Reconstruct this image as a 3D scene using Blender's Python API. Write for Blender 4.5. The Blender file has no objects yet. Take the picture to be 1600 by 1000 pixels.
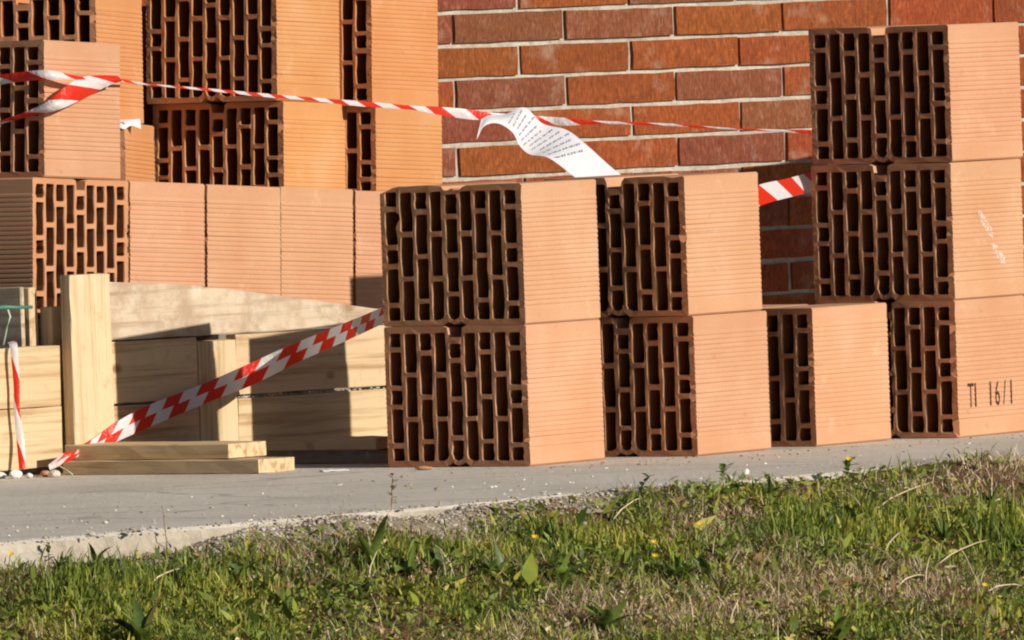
import bpy, bmesh, math, random
import numpy as np
from mathutils import Matrix, Vector

# ------------------------------------------------------------------ camera, sky, sun, exposure
S = bpy.context.scene
COL = S.collection
PITCH, ROLL = 0.02732, 0.03388
cd = bpy.data.cameras.new("camera")
cam = bpy.data.objects.new("camera", cd)
COL.objects.link(cam)
cd.sensor_width = 36.0
cd.lens = 450.0
cd.clip_start = 0.5
cd.clip_end = 500.0
U = Vector((1, 0, 0))
V = Vector((0, math.sin(PITCH), math.cos(PITCH)))
F = Vector((0, math.cos(PITCH), -math.sin(PITCH)))
cr, sr = math.cos(ROLL), math.sin(ROLL)
rx, ry = U * cr - V * sr, U * sr + V * cr
mw = Matrix.Identity(4)
for i in range(3):
    mw[i][0], mw[i][1], mw[i][2] = rx[i], ry[i], -F[i]
mw[2][3] = 0.8794
cam.matrix_world = mw
S.camera = cam

BETA, ELEV = math.radians(36.0), math.radians(22.4)
w = bpy.data.worlds.new("World")
S.world = w
w.use_nodes = True
nt = w.node_tree
sky = nt.nodes.new("ShaderNodeTexSky")
sky.sky_type = 'NISHITA'
sky.sun_disc = False
sky.air_density = 0.6
sky.dust_density = 0.3
sky.sun_elevation = ELEV
sdir = Vector((math.cos(BETA) * math.cos(ELEV), -math.sin(BETA) * math.cos(ELEV), math.sin(ELEV)))
sky.sun_rotation = math.atan2(sdir.x, sdir.y) % (2 * math.pi)
bgn = nt.nodes["Background"]
nt.links.new(sky.outputs[0], bgn.inputs[0])
bgn.inputs[1].default_value = 0.05
sl = bpy.data.lights.new("sun", 'SUN')
sl.energy = 5.0
sl.angle = math.radians(0.5)
sl.color = (1.0, 0.92, 0.82)
sun = bpy.data.objects.new("sun", sl)
sun.rotation_euler = sdir.to_track_quat('Z', 'Y').to_euler()
sun.location = (6, 16, 6)
COL.objects.link(sun)
S.cycles.filter_width = 2.1
S.view_settings.view_transform = 'Standard'
S.view_settings.look = 'None'
S.view_settings.exposure = 0.16
S.view_settings.gamma = 1.0
S.view_settings.use_curve_mapping = False

rnd = random.Random(7)
nrng = np.random.default_rng(11)

# ------------------------------------------------------------------ helpers
def tag(o, label=None, cat=None, group=None, kind=None):
    if label: o['label'] = label
    if cat: o['category'] = cat
    if group: o['group'] = group
    if kind: o['kind'] = kind
    return o

def mobj(name, me, mats=None, parent=None):
    o = bpy.data.objects.new(name, me)
    COL.objects.link(o)
    if mats:
        for m in (mats if isinstance(mats, (list, tuple)) else [mats]):
            me.materials.append(m)
    if parent is not None:
        o.parent = parent
    return o

def empty(name, loc=(0, 0, 0), rz=0.0):
    o = bpy.data.objects.new(name, None)
    o.empty_display_size = 0.1
    COL.objects.link(o)
    o.location = loc
    o.rotation_euler = (0, 0, rz)
    return o

def pydata(name, verts, faces, mi=None, smooth=False):
    me = bpy.data.meshes.new(name)
    me.from_pydata(verts, [], faces)
    if mi is not None:
        me.polygons.foreach_set("material_index", mi)
    if smooth:
        me.polygons.foreach_set("use_smooth", [True] * len(me.polygons))
    me.update()
    return me

def box_mesh(name, x0, x1, y0, y1, z0, z1, bevel=0.0, jit=0.0, cuts=(1, 1, 1), seed=0, top=None):
    """rectangular board, optionally cut along its axes and made uneven"""
    bm = bmesh.new()
    r = bmesh.ops.create_cube(bm, size=1.0)
    for v in bm.verts:
        v.co = Vector((x0 + (v.co.x + .5) * (x1 - x0), y0 + (v.co.y + .5) * (y1 - y0), z0 + (v.co.z + .5) * (z1 - z0)))
    for ax in range(3):
        n = cuts[ax]
        lo, hi = ((x0, x1), (y0, y1), (z0, z1))[ax]
        for k in range(1, n):
            co = [0, 0, 0]; co[ax] = lo + (hi - lo) * k / n
            no = [0, 0, 0]; no[ax] = 1
            bmesh.ops.bisect_plane(bm, geom=bm.verts[:] + bm.edges[:] + bm.faces[:], plane_co=co, plane_no=no)
    if bevel > 0:
        es = [e for e in bm.edges if len(e.link_faces) == 2 and e.calc_face_angle() > 1.0]
        bmesh.ops.bevel(bm, geom=es, offset=bevel, segments=1, affect='EDGES', profile=0.5)
    rr = random.Random(seed)
    if top:
        for v in bm.verts:
            if v.co.z > (z0 + z1) / 2:
                v.co.z = z0 + (v.co.z - z0) * top(v.co.x)
    if jit:
        for v in bm.verts:
            v.co += Vector((rr.uniform(-jit, jit), rr.uniform(-jit, jit), rr.uniform(-jit, jit)))
    me = bpy.data.meshes.new(name)
    bm.to_mesh(me); bm.free()
    return me

def tube_mesh(name, pts, r, n=6):
    vs, fs = [], []
    for i, p in enumerate(pts):
        p = Vector(p)
        d = (Vector(pts[min(i + 1, len(pts) - 1)]) - Vector(pts[max(i - 1, 0)])).normalized()
        a = d.cross(Vector((0.3, 0.2, 1))).normalized(); b = d.cross(a)
        rr = r[i] if isinstance(r, (list, tuple)) else r
        for k in range(n):
            t = 2 * math.pi * k / n
            vs.append(p + (a * math.cos(t) + b * math.sin(t)) * rr)
    for i in range(len(pts) - 1):
        for k in range(n):
            fs.append((i * n + k, i * n + (k + 1) % n, (i + 1) * n + (k + 1) % n, (i + 1) * n + k))
    fs.append(tuple(range(n))); fs.append(tuple(range((len(pts) - 1) * n, len(pts) * n)))
    return pydata(name, [tuple(v) for v in vs], fs, smooth=True)

# ------------------------------------------------------------------ materials
class MatB:
    def __init__(self, name, rough=0.85, spec=0.2):
        self.m = bpy.data.materials.new(name)
        self.m.use_nodes = True
        self.t = self.m.node_tree
        self.b = self.t.nodes["Principled BSDF"]
        self.b.inputs["Roughness"].default_value = rough
        self.b.inputs["Specular IOR Level"].default_value = spec
        self.co = self.t.nodes.new("ShaderNodeTexCoord").outputs["Object"]
    def n(self, kind, **kw):
        nd = self.t.nodes.new(kind)
        for k, v in kw.items():
            setattr(nd, k, v)
        return nd
    def link(self, a, b): self.t.links.new(a, b)
    def mapping(self, scale=(1, 1, 1), rnd_off=True, rot=(0, 0, 0)):
        mp = self.n("ShaderNodeMapping")
        mp.inputs["Scale"].default_value = scale
        mp.inputs["Rotation"].default_value = rot
        self.link(self.co, mp.inputs["Vector"])
        if rnd_off:
            oi = self.n("ShaderNodeObjectInfo")
            mul = self.n("ShaderNodeMath", operation='MULTIPLY'); mul.inputs[1].default_value = 37.0
            self.link(oi.outputs["Random"], mul.inputs[0])
            cx = self.n("ShaderNodeCombineXYZ")
            for i in range(3): self.link(mul.outputs[0], cx.inputs[i])
            self.link(cx.outputs[0], mp.inputs["Location"])
        return mp.outputs[0]
    def noise(self, vec, scale, detail=4, rough=0.55):
        nd = self.n("ShaderNodeTexNoise")
        nd.inputs["Scale"].default_value = scale
        nd.inputs["Detail"].default_value = detail
        nd.inputs["Roughness"].default_value = rough
        self.link(vec, nd.inputs["Vector"])
        return nd.outputs["Fac"]
    def ramp(self, fac, stops):
        r = self.n("ShaderNodeValToRGB")
        el = r.color_ramp.elements
        while len(el) < len(stops): el.new(0.5)
        for e, (p, c) in zip(el, stops):
            e.position = p
            e.color = (c[0], c[1], c[2], 1) if isinstance(c, (tuple, list)) else (c, c, c, 1)
        self.link(fac, r.inputs[0])
        return r.outputs[0]
    def mix(self, fac, a, b, blend='MIX'):
        m = self.n("ShaderNodeMix", data_type='RGBA', blend_type=blend)
        if isinstance(fac, (int, float)): m.inputs[0].default_value = fac
        else: self.link(fac, m.inputs[0])
        for s, v in ((m.inputs[6], a), (m.inputs[7], b)):
            if isinstance(v, (tuple, list)): s.default_value = (v[0], v[1], v[2], 1)
            else: self.link(v, s)
        return m.outputs[2]
    def vary(self, col, amt=0.12, hue=0.01):
        """the same paint or clay, a little different from object to object"""
        oi = self.n("ShaderNodeObjectInfo")
        mr = self.n("ShaderNodeMapRange")
        mr.inputs[3].default_value = 1 - amt; mr.inputs[4].default_value = 1 + amt
        self.link(oi.outputs["Random"], mr.inputs[0])
        mr2 = self.n("ShaderNodeMapRange")
        mr2.inputs[3].default_value = 0.5 - hue; mr2.inputs[4].default_value = 0.5 + hue
        ml = self.n("ShaderNodeMath", operation='MULTIPLY'); ml.inputs[1].default_value = 7.13
        fr = self.n("ShaderNodeMath", operation='FRACT')
        self.link(oi.outputs["Random"], ml.inputs[0]); self.link(ml.outputs[0], fr.inputs[0]); self.link(fr.outputs[0], mr2.inputs[0])
        hs = self.n("ShaderNodeHueSaturation")
        self.link(mr.outputs[0], hs.inputs["Value"]); self.link(mr2.outputs[0], hs.inputs["Hue"])
        self.link(col, hs.inputs["Color"])
        return hs.outputs[0]
    def bump(self, h, dist=0.001, strength=1.0):
        b = self.n("ShaderNodeBump")
        b.inputs["Strength"].default_value = strength
        b.inputs["Distance"].default_value = dist
        self.link(h, b.inputs["Height"])
        self.link(b.outputs[0], self.b.inputs["Normal"])
    def color(self, c):
        if isinstance(c, (tuple, list)): self.b.inputs["Base Color"].default_value = (c[0], c[1], c[2], 1)
        else: self.link(c, self.b.inputs["Base Color"])
    def translucent(self, col, amt):
        tr = self.n("ShaderNodeBsdfTranslucent")
        if isinstance(col, (tuple, list)): tr.inputs[0].default_value = (col[0], col[1], col[2], 1)
        else: self.link(col, tr.inputs[0])
        mx = self.n("ShaderNodeMixShader"); mx.inputs[0].default_value = amt
        self.link(self.b.outputs[0], mx.inputs[1]); self.link(tr.outputs[0], mx.inputs[2])
        self.link(mx.outputs[0], self.t.nodes["Material Output"].inputs["Surface"])

def clay(name, base, warm, pale):
    M = MatB(name, 0.9, 0.1)
    v = M.mapping()
    big = M.noise(v, 6.0, 4)
    fine = M.noise(v, 260.0, 3, 0.7)
    c = M.ramp(big, [(0.3, warm), (0.55, base), (0.75, pale)])
    c = M.mix(M.ramp(fine, [(0.35, 0.0), (0.8, 0.45)]), c, tuple(x * .72 for x in base))
    sv = M.mapping((3, 3, 60))
    c = M.mix(M.ramp(M.noise(sv, 2.5, 3), [(0.5, 0.0), (0.8, 0.35)]), c, pale)
    # dust, rubbed pale patches and a few dark scuffs
    c = M.mix(M.ramp(M.noise(v, 13.0, 5, 0.7), [(0.60, 0.0), (0.74, 0.4)]), c, tuple(min(1, x * 1.12 + .06) for x in pale))
    c = M.mix(M.ramp(M.noise(M.mapping((1, 1, 1.7)), 21.0, 4, 0.65), [(0.66, 0.0), (0.76, 0.45)]), c, tuple(x * .62 for x in warm))
    M.color(M.vary(c, 0.055, 0.003))
    M.bump(M.noise(v, 420.0, 4, 0.7), 0.0006, 0.7)
    return M.m
CLAY = clay("fired_clay", (0.53, 0.29, 0.165), (0.495, 0.248, 0.132), (0.565, 0.335, 0.205))
CLAY_O = clay("orange_fired_clay", (0.525, 0.25, 0.102), (0.495, 0.212, 0.08), (0.555, 0.295, 0.148))

CUT_SHADE = clay("shade_toned_cut_clay", (0.49, 0.232, 0.118), (0.45, 0.195, 0.094), (0.53, 0.275, 0.15))  # cut faces toned darker and redder to deepen the shade on block ends
CLAY_SHADE = clay("shade_darkened_clay", (0.26, 0.092, 0.038), (0.23, 0.078, 0.03), (0.3, 0.112, 0.05))  # shade painted into the hole walls as darker clay; crumbs share it

def wood(name, base, dark, stain=None, axis=0, stain_amt=0.0):
    M = MatB(name, 0.8, 0.2)
    sc = [60, 60, 60]; sc[axis] = 2.2
    v = M.mapping(tuple(sc))
    g = M.noise(v, 1.1, 5, 0.6)
    c = M.ramp(g, [(0.36, dark), (0.5, base), (0.8, tuple(min(1, x * 1.1) for x in base))])
    v2 = M.mapping()
    c = M.mix(M.ramp(M.noise(v2, 5, 3), [(0.4, 0.0), (0.75, 0.4)]), c, tuple(x * .75 for x in base))
    c = M.mix(M.ramp(M.noise(v2, 24, 4, 0.7), [(0.58, 0.0), (0.72, 0.5)]), c, (base[0] * .62, base[1] * .52, base[2] * .42))
    ls = [9, 9, 9]; ls[axis] = 1.2
    c = M.mix(M.ramp(M.noise(M.mapping(tuple(ls)), 2.2, 4, 0.6), [(0.55, 0.0), (0.7, 0.4)]), c, (min(1, base[0] * 1.08), base[1] * 1.1, base[2] * 1.2))
    cr_ = [260, 260, 260]; cr_[axis] = 3.0
    c = M.mix(M.ramp(M.noise(M.mapping(tuple(cr_)), 1.0, 3, 0.6), [(0.66, 0.0), (0.72, 0.7)]), c, (base[0] * .4, base[1] * .33, base[2] * .25))
    # a few knots
    vo = M.n("ShaderNodeTexVoronoi"); vo.inputs["Scale"].default_value = 1.0
    kv = [11, 11, 11]; kv[axis] = 7
    M.link(M.mapping(tuple(kv)), vo.inputs["Vector"])
    c = M.mix(M.ramp(vo.outputs["Distance"], [(0.06, 0.85), (0.13, 0.0)]), c, (0.2, 0.105, 0.045))
    if stain:
        s = M.noise(v2, 11, 6, 0.75)
        c = M.mix(M.ramp(s, [(0.45, 0.0), (0.62, stain_amt)]), c, stain)
        c = M.mix(M.ramp(M.noise(v2, 17, 5, 0.7), [(0.55, 0.0), (0.68, 0.5)]), c, (0.62, 0.56, 0.46))
    M.color(M.vary(c, 0.06, 0.006))
    M.bump(g, 0.0012, 0.6)
    return M.m
WOOD = wood("raw_pine", (0.575, 0.43, 0.255), (0.37, 0.235, 0.11))
WOOD_V = wood("raw_pine_upright", (0.59, 0.46, 0.275), (0.42, 0.29, 0.145), axis=2)
WOOD_W = wood("weathered_pine", (0.52, 0.43, 0.305), (0.27, 0.195, 0.12), (0.36, 0.26, 0.17), 0, 0.85)
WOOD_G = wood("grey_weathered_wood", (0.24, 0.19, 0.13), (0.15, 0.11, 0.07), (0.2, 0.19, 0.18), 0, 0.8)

def wall_brick(name, a, b, c3):
    M = MatB(name, 0.8, 0.25)
    v = M.mapping()
    n1 = M.noise(v, 28, 5, 0.65)
    sv = M.mapping((210, 210, 62), rot=(0, 0.35, 0))
    n2 = M.noise(sv, 1.0, 4, 0.65)
    c = M.ramp(n1, [(0.3, a), (0.55, b), (0.78, c3)])
    c = M.mix(M.ramp(n2, [(0.42, 0.0), (0.68, 0.8)]), c, tuple(x * .5 for x in a))
    c = M.mix(M.ramp(n2, [(0.28, 0.5), (0.42, 0.0)]), c, tuple(min(1, x * 1.5 + .02) for x in c3))
    c = M.mix(M.ramp(M.noise(v, 9, 5, 0.7), [(0.56, 0.0), (0.72, 0.42)]), c, (0.42, 0.31, 0.22))
    M.color(M.vary(c, 0.12, 0.008))
    M.bump(M.mix(.5, n1, n2), 0.009, 1.0)
    return M.m
WB_O = wall_brick("orange_red_brick", (0.225, 0.05, 0.011), (0.26, 0.062, 0.014), (0.30, 0.082, 0.022))
WB_P = wall_brick("plum_red_brick", (0.2, 0.052, 0.02), (0.215, 0.066, 0.03), (0.28, 0.115, 0.068))

M = MatB("mortar", 0.95, 0.1)
v = M.mapping(rnd_off=False)
c = M.ramp(M.noise(v, 60, 5, 0.7), [(0.3, (0.31, 0.27, 0.21)), (0.5, (0.47, 0.42, 0.34)), (0.75, (0.6, 0.55, 0.46))])
c = M.mix(M.ramp(M.noise(v, 7, 3), [(0.4, 0.0), (0.7, 0.5)]), c, (0.27, 0.23, 0.18))
M.color(c); M.bump(M.noise(v, 180, 5, 0.7), 0.003, 1.0)
MORTAR = M.m

M = MatB("pavement_concrete", 0.9, 0.2)
v = M.mapping(rnd_off=False)
c = M.ramp(M.noise(v, 2.4, 6, 0.65), [(0.3, (0.53, 0.48, 0.395)), (0.5, (0.64, 0.585, 0.49)), (0.72, (0.70, 0.65, 0.555))])
c = M.mix(M.ramp(M.noise(v, 55, 5, 0.7), [(0.42, 0.0), (0.75, 0.55)]), c, (0.42, 0.385, 0.325))
# thin weathered cracks and joints running roughly along the edge
mp = M.mapping((1.1, 3.2, 1), rnd_off=False, rot=(0, 0, math.radians(-38)))
vo = M.n("ShaderNodeTexVoronoi", feature='DISTANCE_TO_EDGE'); vo.inputs["Scale"].default_value = 0.55
vo.inputs["Randomness"].default_value = 1.0
wn = M.n("ShaderNodeTexNoise"); wn.inputs["Scale"].default_value = 6; wn.inputs["Detail"].default_value = 4
M.link(v, wn.inputs["Vector"])
ad = M.n("ShaderNodeVectorMath", operation='MULTIPLY_ADD'); ad.inputs[1].default_value = (.35, .35, 0)
M.link(wn.outputs["Color"], ad.inputs[0]); M.link(mp, ad.inputs[2]); M.link(ad.outputs[0], vo.inputs["Vector"])
c = M.mix(M.ramp(vo.outputs["Distance"], [(0.003, 0.5), (0.014, 0.0)]), c, (0.26, 0.225, 0.18))
# dark weathered grit gathered in short dashes
c = M.mix(M.ramp(M.noise(M.mapping((2.5, 9, 1), False, (0, 0, math.radians(-38))), 5.0, 5, 0.7), [(0.6, 0.0), (0.7, 0.5)]), c, (0.3, 0.265, 0.215))
# pale dusty lime patches
c = M.mix(M.ramp(M.noise(v, 9, 5, 0.7), [(0.58, 0.0), (0.7, 0.55)]), c, (0.66, 0.62, 0.54))
M.color(c); M.bump(M.mix(.5, M.noise(v, 120, 5, 0.7), M.noise(v, 28, 4, 0.6)), 0.007, 1.0)
PAVE = M.m

M = MatB("slab_edge_concrete", 0.92, 0.15)
v = M.mapping(rnd_off=False)
c = M.ramp(M.noise(v, 8, 6, 0.7), [(0.3, (0.33, 0.28, 0.21)), (0.5, (0.43, 0.38, 0.3)), (0.7, (0.49, 0.45, 0.37))])
M.color(c); M.bump(M.noise(v, 90, 5, 0.7), 0.004, 1.0)
SLABEDGE = M.m

M = MatB("earth", 0.95, 0.1)
v = M.mapping(rnd_off=False)
c = M.ramp(M.noise(v, 14, 6, 0.7), [(0.3, (0.08, 0.042, 0.022)), (0.5, (0.145, 0.082, 0.042)), (0.72, (0.25, 0.165, 0.09))])
M.color(c); M.bump(M.noise(v, 70, 6, 0.75), 0.012, 1.0)
EARTH = M.m

M = MatB("sandy_grit", 0.95, 0.1)
v = M.mapping(rnd_off=False)
c = M.ramp(M.noise(v, 30, 6, 0.7), [(0.3, (0.2, 0.15, 0.095)), (0.5, (0.36, 0.3, 0.215)), (0.72, (0.48, 0.42, 0.33))])
M.color(c); M.bump(M.noise(v, 150, 6, 0.75), 0.006, 1.0)
SAND = M.m

def leafmat(name, a, b, tr=0.3, scale=25.0, rough=0.55):
    M = MatB(name, rough, 0.3)
    v = M.mapping()
    c = M.ramp(M.noise(v, scale, 4, 0.6), [(0.3, a), (0.7, b)])
    M.color(c); M.translucent(c, tr)
    return M.m
G1 = leafmat("grass_fresh", (0.22, 0.285, 0.034), (0.33, 0.365, 0.055))
G2 = leafmat("grass_mid", (0.16, 0.215, 0.034), (0.24, 0.275, 0.05))
G3 = leafmat("grass_deep", (0.07, 0.125, 0.022), (0.12, 0.165, 0.034))
G4 = leafmat("grass_yellowing", (0.42, 0.38, 0.06), (0.5, 0.43, 0.1))
G5 = leafmat("grass_straw", (0.64, 0.5, 0.31), (0.78, 0.66, 0.45), 0.2)
G6 = leafmat("grass_dead_brown", (0.24, 0.13, 0.06), (0.36, 0.23, 0.12), 0.2)
LEAF = leafmat("weed_leaf", (0.13, 0.21, 0.035), (0.24, 0.31, 0.06), 0.3, 60, 0.42)
LEAF_D = leafmat("weed_leaf_dark", (0.055, 0.1, 0.028), (0.1, 0.15, 0.04), 0.2, 60, 0.45)
LEAF_B = leafmat("weed_leaf_browning", (0.13, 0.085, 0.03), (0.13, 0.13, 0.035), 0.25, 60, 0.5)
PETAL = leafmat("yellow_petal", (0.6, 0.4, 0.02), (0.75, 0.5, 0.03), 0.2)

M = MatB("stone_pale", 0.9, 0.15)
v = M.mapping()
M.color(M.vary(M.ramp(M.noise(v, 40, 4), [(0.3, (0.42, 0.37, 0.29)), (0.7, (0.64, 0.6, 0.52))]), 0.2, 0.01))
STONE = M.m
M = MatB("stone_tan", 0.9, 0.15)
v = M.mapping()
M.color(M.ramp(M.noise(v, 40, 4), [(0.3, (0.27, 0.2, 0.13)), (0.7, (0.42, 0.34, 0.24))]))
STONE_T = M.m
M = MatB("white_mortar_crumb", 0.9, 0.15); M.color((0.72, 0.7, 0.65)); CRUMB = M.m

def tape_film(name, slant, fold):
    M = MatB(name, 0.35, 0.4)
    sp = M.n("ShaderNodeSeparateXYZ"); M.link(M.n("ShaderNodeUVMap").outputs[0], sp.inputs[0])
    m2 = M.n("ShaderNodeMath", operation='MULTIPLY_ADD'); m2.inputs[1].default_value = slant
    M.link(sp.outputs[1], m2.inputs[0]); M.link(sp.outputs[0], m2.inputs[2])
    o_ = m2.outputs[0]
    if fold:      # folded lengthwise: the upper half shows its stripes shifted
        st = M.n("ShaderNodeMath", operation='GREATER_THAN'); st.inputs[1].default_value = 0.52; M.link(sp.outputs[1], st.inputs[0])
        m1 = M.n("ShaderNodeMath", operation='MULTIPLY_ADD'); m1.inputs[1].default_value = -fold; M.link(st.outputs[0], m1.inputs[0]); M.link(o_, m1.inputs[2])
        o_ = m1.outputs[0]
    fr = M.n("ShaderNodeMath", operation='FRACT'); M.link(o_, fr.inputs[0])
    gt = M.n("ShaderNodeMath", operation='GREATER_THAN'); gt.inputs[1].default_value = 0.5; M.link(fr.outputs[0], gt.inputs[0])
    c = M.mix(gt.outputs[0], (0.78, 0.76, 0.76), (0.72, 0.035, 0.012))
    M.color(c); M.bump(M.noise(M.mapping(rnd_off=False), 90, 3), 0.004, 0.8); M.translucent(c, 0.35)
    return M.m
TAPE = tape_film("folded_barrier_tape", 0.55, 0.36)
TAPE_F = tape_film("flat_barrier_tape", 0.3, 0)

M = MatB("paper_sheet", 0.6, 0.3)
c = M.ramp(M.noise(M.mapping(rnd_off=False), 20, 3), [(0.3, (0.72, 0.74, 0.78)), (0.7, (0.8, 0.8, 0.82))])
M.color(c); M.translucent(c, 0.25); PAPER = M.m
M = MatB("blue_grey_ink", 0.7, 0.1); M.color((0.16, 0.17, 0.24)); INK = M.m
def worn_film(name, col, scale, lo, hi):
    """ink or chalk that has only caught on part of the rough clay"""
    M = MatB(name, 0.95, 0.05)
    M.color(col)
    mask = M.ramp(M.noise(M.mapping((1, 1, 1)), scale, 5, 0.75), [(lo, 0.0), (hi, 1.0)])
    tr = M.n("ShaderNodeBsdfTransparent"); mx = M.n("ShaderNodeMixShader")
    M.link(mask, mx.inputs[0]); M.link(tr.outputs[0], mx.inputs[1]); M.link(M.b.outputs[0], mx.inputs[2])
    M.link(mx.outputs[0], M.t.nodes["Material Output"].inputs["Surface"])
    return M.m
STENCIL = worn_film("black_stencil_ink", (0.07, 0.035, 0.02), 240, .36, .52)
CHALK = worn_film("chalk_mark", (0.74, 0.66, 0.56), 130, .42, .66)
M = MatB("lime_bloom", 0.95, 0.05); M.color((0.68, 0.4, 0.24)); BLOOM = M.m
M = MatB("green_wire", 0.5, 0.4); M.color((0.05, 0.17, 0.12)); WIRE = M.m
M = MatB("pale_string", 0.7, 0.2); M.color((0.45, 0.52, 0.42)); STRING = M.m

# ------------------------------------------------------------------ ground
E0 = np.array([-0.823, 20.26])
EA = math.radians(51.0)
TE = np.array([math.cos(EA), math.sin(EA)])
NE = np.array([math.sin(EA), -math.cos(EA)])

def vnoise(x, y, seed=0):
    x = np.asarray(x, float); y = np.asarray(y, float)
    xi, yi = np.floor(x).astype(int), np.floor(y).astype(int)
    fx, fy = x - xi, y - yi
    fx, fy = fx * fx * (3 - 2 * fx), fy * fy * (3 - 2 * fy)
    def h(a, b):
        q = np.sin(a * 127.1 + b * 311.7 + seed * 74.7) * 43758.5453
        return q - np.floor(q)
    return (h(xi, yi) * (1 - fx) + h(xi + 1, yi) * fx) * (1 - fy) + (h(xi, yi + 1) * (1 - fx) + h(xi + 1, yi + 1) * fx) * fy

def bank_z(t, n):
    """height of the verge: t metres along the slab edge, n metres out from it"""
    t = np.asarray(t, float); n = np.asarray(n, float)
    z0 = np.interp(t, [-1.0, 0.0, 0.25, 0.5, .75, 1.0, 1.6, 2.2, 2.7, 4.0], [-.05, -.046, -.038, -.024, -.011, -.006, -.005, -.007, -.018, -.02])
    fall = np.where(n < 0.05, 0.0, (n - 0.05) * 0.37)
    fall = np.where(fall > 0.75, 0.75, fall)
    hum = (vnoise(t * 5, n * 5, 1) - .5) * 0.035 + (vnoise(t * 14, n * 14, 2) - .5) * 0.016
    hum = hum * np.clip(n / 0.12, 0.55, 1)
    hump = 0.022 * np.exp(-((t - 2.55) / .16) ** 2 - ((n - .09) / .09) ** 2)
    return z0 - fall + hum + hump

def tn_xy(t, n):
    p = E0[None] + np.outer(np.ravel(t), TE) + np.outer(np.ravel(n), NE)
    return p[:, 0], p[:, 1]

# far ground sheet, then the finely modelled verge over it
gm = pydata("ground", [(-120, -60, -.82), (120, -60, -.82), (120, 160, -.82), (-120, 160, -.82)], [(0, 1, 2, 3)])
tag(mobj("ground", gm, EARTH), kind='structure')
ts = np.concatenate([np.linspace(-4, -0.6, 30), np.linspace(-0.57, 3.3, 180), np.linspace(3.36, 7, 40)])
ns = np.concatenate([[-0.3], np.linspace(0.0, 1.3, 66), np.linspace(1.35, 2.6, 12)])
TT, NN = np.meshgrid(ts, ns, indexing='ij')
X, Y = tn_xy(TT, NN)
Z = bank_z(TT, NN).ravel()
Z = np.where(NN.ravel() < -0.01, -0.2, Z)
a, b = len(ts), len(ns)
idx = np.arange(a * b).reshape(a, b)
q = np.stack([idx[:-1, :-1], idx[:-1, 1:], idx[1:, 1:], idx[1:, :-1]], -1).reshape(-1, 4)
q = q[:, ::-1]
vm = pydata("verge", np.stack([X, Y, Z], 1).tolist(), q.tolist(), smooth=True)
fn = NN.ravel()[q].mean(1); ft = TT.ravel()[q].mean(1)
lim = np.interp(ft, [-4, 0, .4, .8, 1.2, 1.7, 2.2], [.05, .05, .09, .12, .11, .05, 0.0]) * (.55 + .9 * vnoise(ft * 7, fn * 7, 91))
vm.materials.append(EARTH); vm.materials.append(SAND)
vm.polygons.foreach_set("material_index", (fn < lim).astype(int).tolist())
tag(mobj("verge", vm), kind='structure')

# pavement slab with an uneven broken front edge
ts = np.concatenate([np.linspace(-6, -0.6, 20), np.linspace(-0.58, 3.2, 240), np.linspace(3.3, 10, 20)])
jag = (vnoise(ts * 7, ts * 0, 5) - .5) * 0.05 + (vnoise(ts * 31, ts * 0, 6) - .5) * 0.022 + (vnoise(ts * 70, ts * 0, 7) - .5) * 0.010
ns = [-0.0, -0.012, -0.06, -0.4, -1.2, -2.4, -9.0]
vs, fs, mi = [], [], []
rows = []
def addrow(n, z, j):
    r0 = len(vs)
    x, y = tn_xy(ts, np.full_like(ts, n) + j * jag)
    zz = z + (0 if np.isscalar(z) else 0)
    for i in range(len(ts)): vs.append((x[i], y[i], z if np.isscalar(z) else z[i]))
    rows.append(r0)
addrow(0.006, -0.14, .5); addrow(0.012, -0.030, .9); addrow(0.004, -0.017 + (vnoise(ts * 22, ts * 0, 8) - .5) * .012, 1.15); addrow(-0.004, -0.006, .85); addrow(-0.014, -0.001, 1.0)
for n in ns[2:]: addrow(n, 0.0, 0)
for k in range(len(rows) - 1):
    for i in range(len(ts) - 1):
        fs.append((rows[k] + i, rows[k] + i + 1, rows[k + 1] + i + 1, rows[k + 1] + i))
        mi.append(1 if k < 3 else 0)
pm = pydata("pavement", vs, fs, mi)
tag(mobj("pavement", pm, [PAVE, SLABEDGE]), kind='structure')

# ------------------------------------------------------------------ brick wall
WPHI = math.atan(0.881)
WO = Vector((0, 25.8, 0))
wall = empty("brick_wall", WO, WPHI)
tag(wall, "red brick wall with pale recessed mortar joints behind the stacked blocks", "wall")
CH, CL, JW = 0.0667, 0.299, 0.0095
S0, S1 = -1.33, 2.56
mm = box_mesh("mortar_bed", S0 - .15, S1 + .15, 0.0085, 0.12, 0.0, 1.47, cuts=(40, 1, 22), jit=0.0012, seed=3)
mobj("mortar_bed", mm, MORTAR, wall)

def wbrick_mesh(seed, L, H):
    """one facing brick: dragged, uneven front, worn arrises"""
    r = random.Random(seed)
    nx, nz = (6, 2) if L > .2 else (3, 2)
    vs, fs = [], []
    xs = [i / nx for i in range(nx + 1)]; zs = [i / nz for i in range(nz + 1)]
    for iz in zs:
        for ix in xs:
            ed = (ix in (0.0, 1.0)) or (iz in (0.0, 1.0))
            vs.append((ix * L + r.uniform(-.0012, .0012), (0.0018 if ed else 0) + r.uniform(-.0012, .0010), iz * H + r.uniform(-.0011, .0011)))
    W_ = nx + 1
    for k in range(nz):
        for i in range(nx):
            fs.append((k * W_ + i, k * W_ + i + 1, (k + 1) * W_ + i + 1, (k + 1) * W_ + i))
    loop = list(range(W_)) + [k * W_ + nx for k in range(1, nz + 1)] + [nz * W_ + i for i in range(nx - 1, -1, -1)] + [k * W_ for k in range(nz - 1, 0, -1)]
    b0 = len(vs)
    for i in loop:
        x, y, z = vs[i]; vs.append((x, 0.1, z))
    n = len(loop)
    for i in range(n):
        fs.append((loop[(i + 1) % n], loop[i], b0 + i, b0 + (i + 1) % n))
    return pydata("brick", vs, fs)
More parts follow.
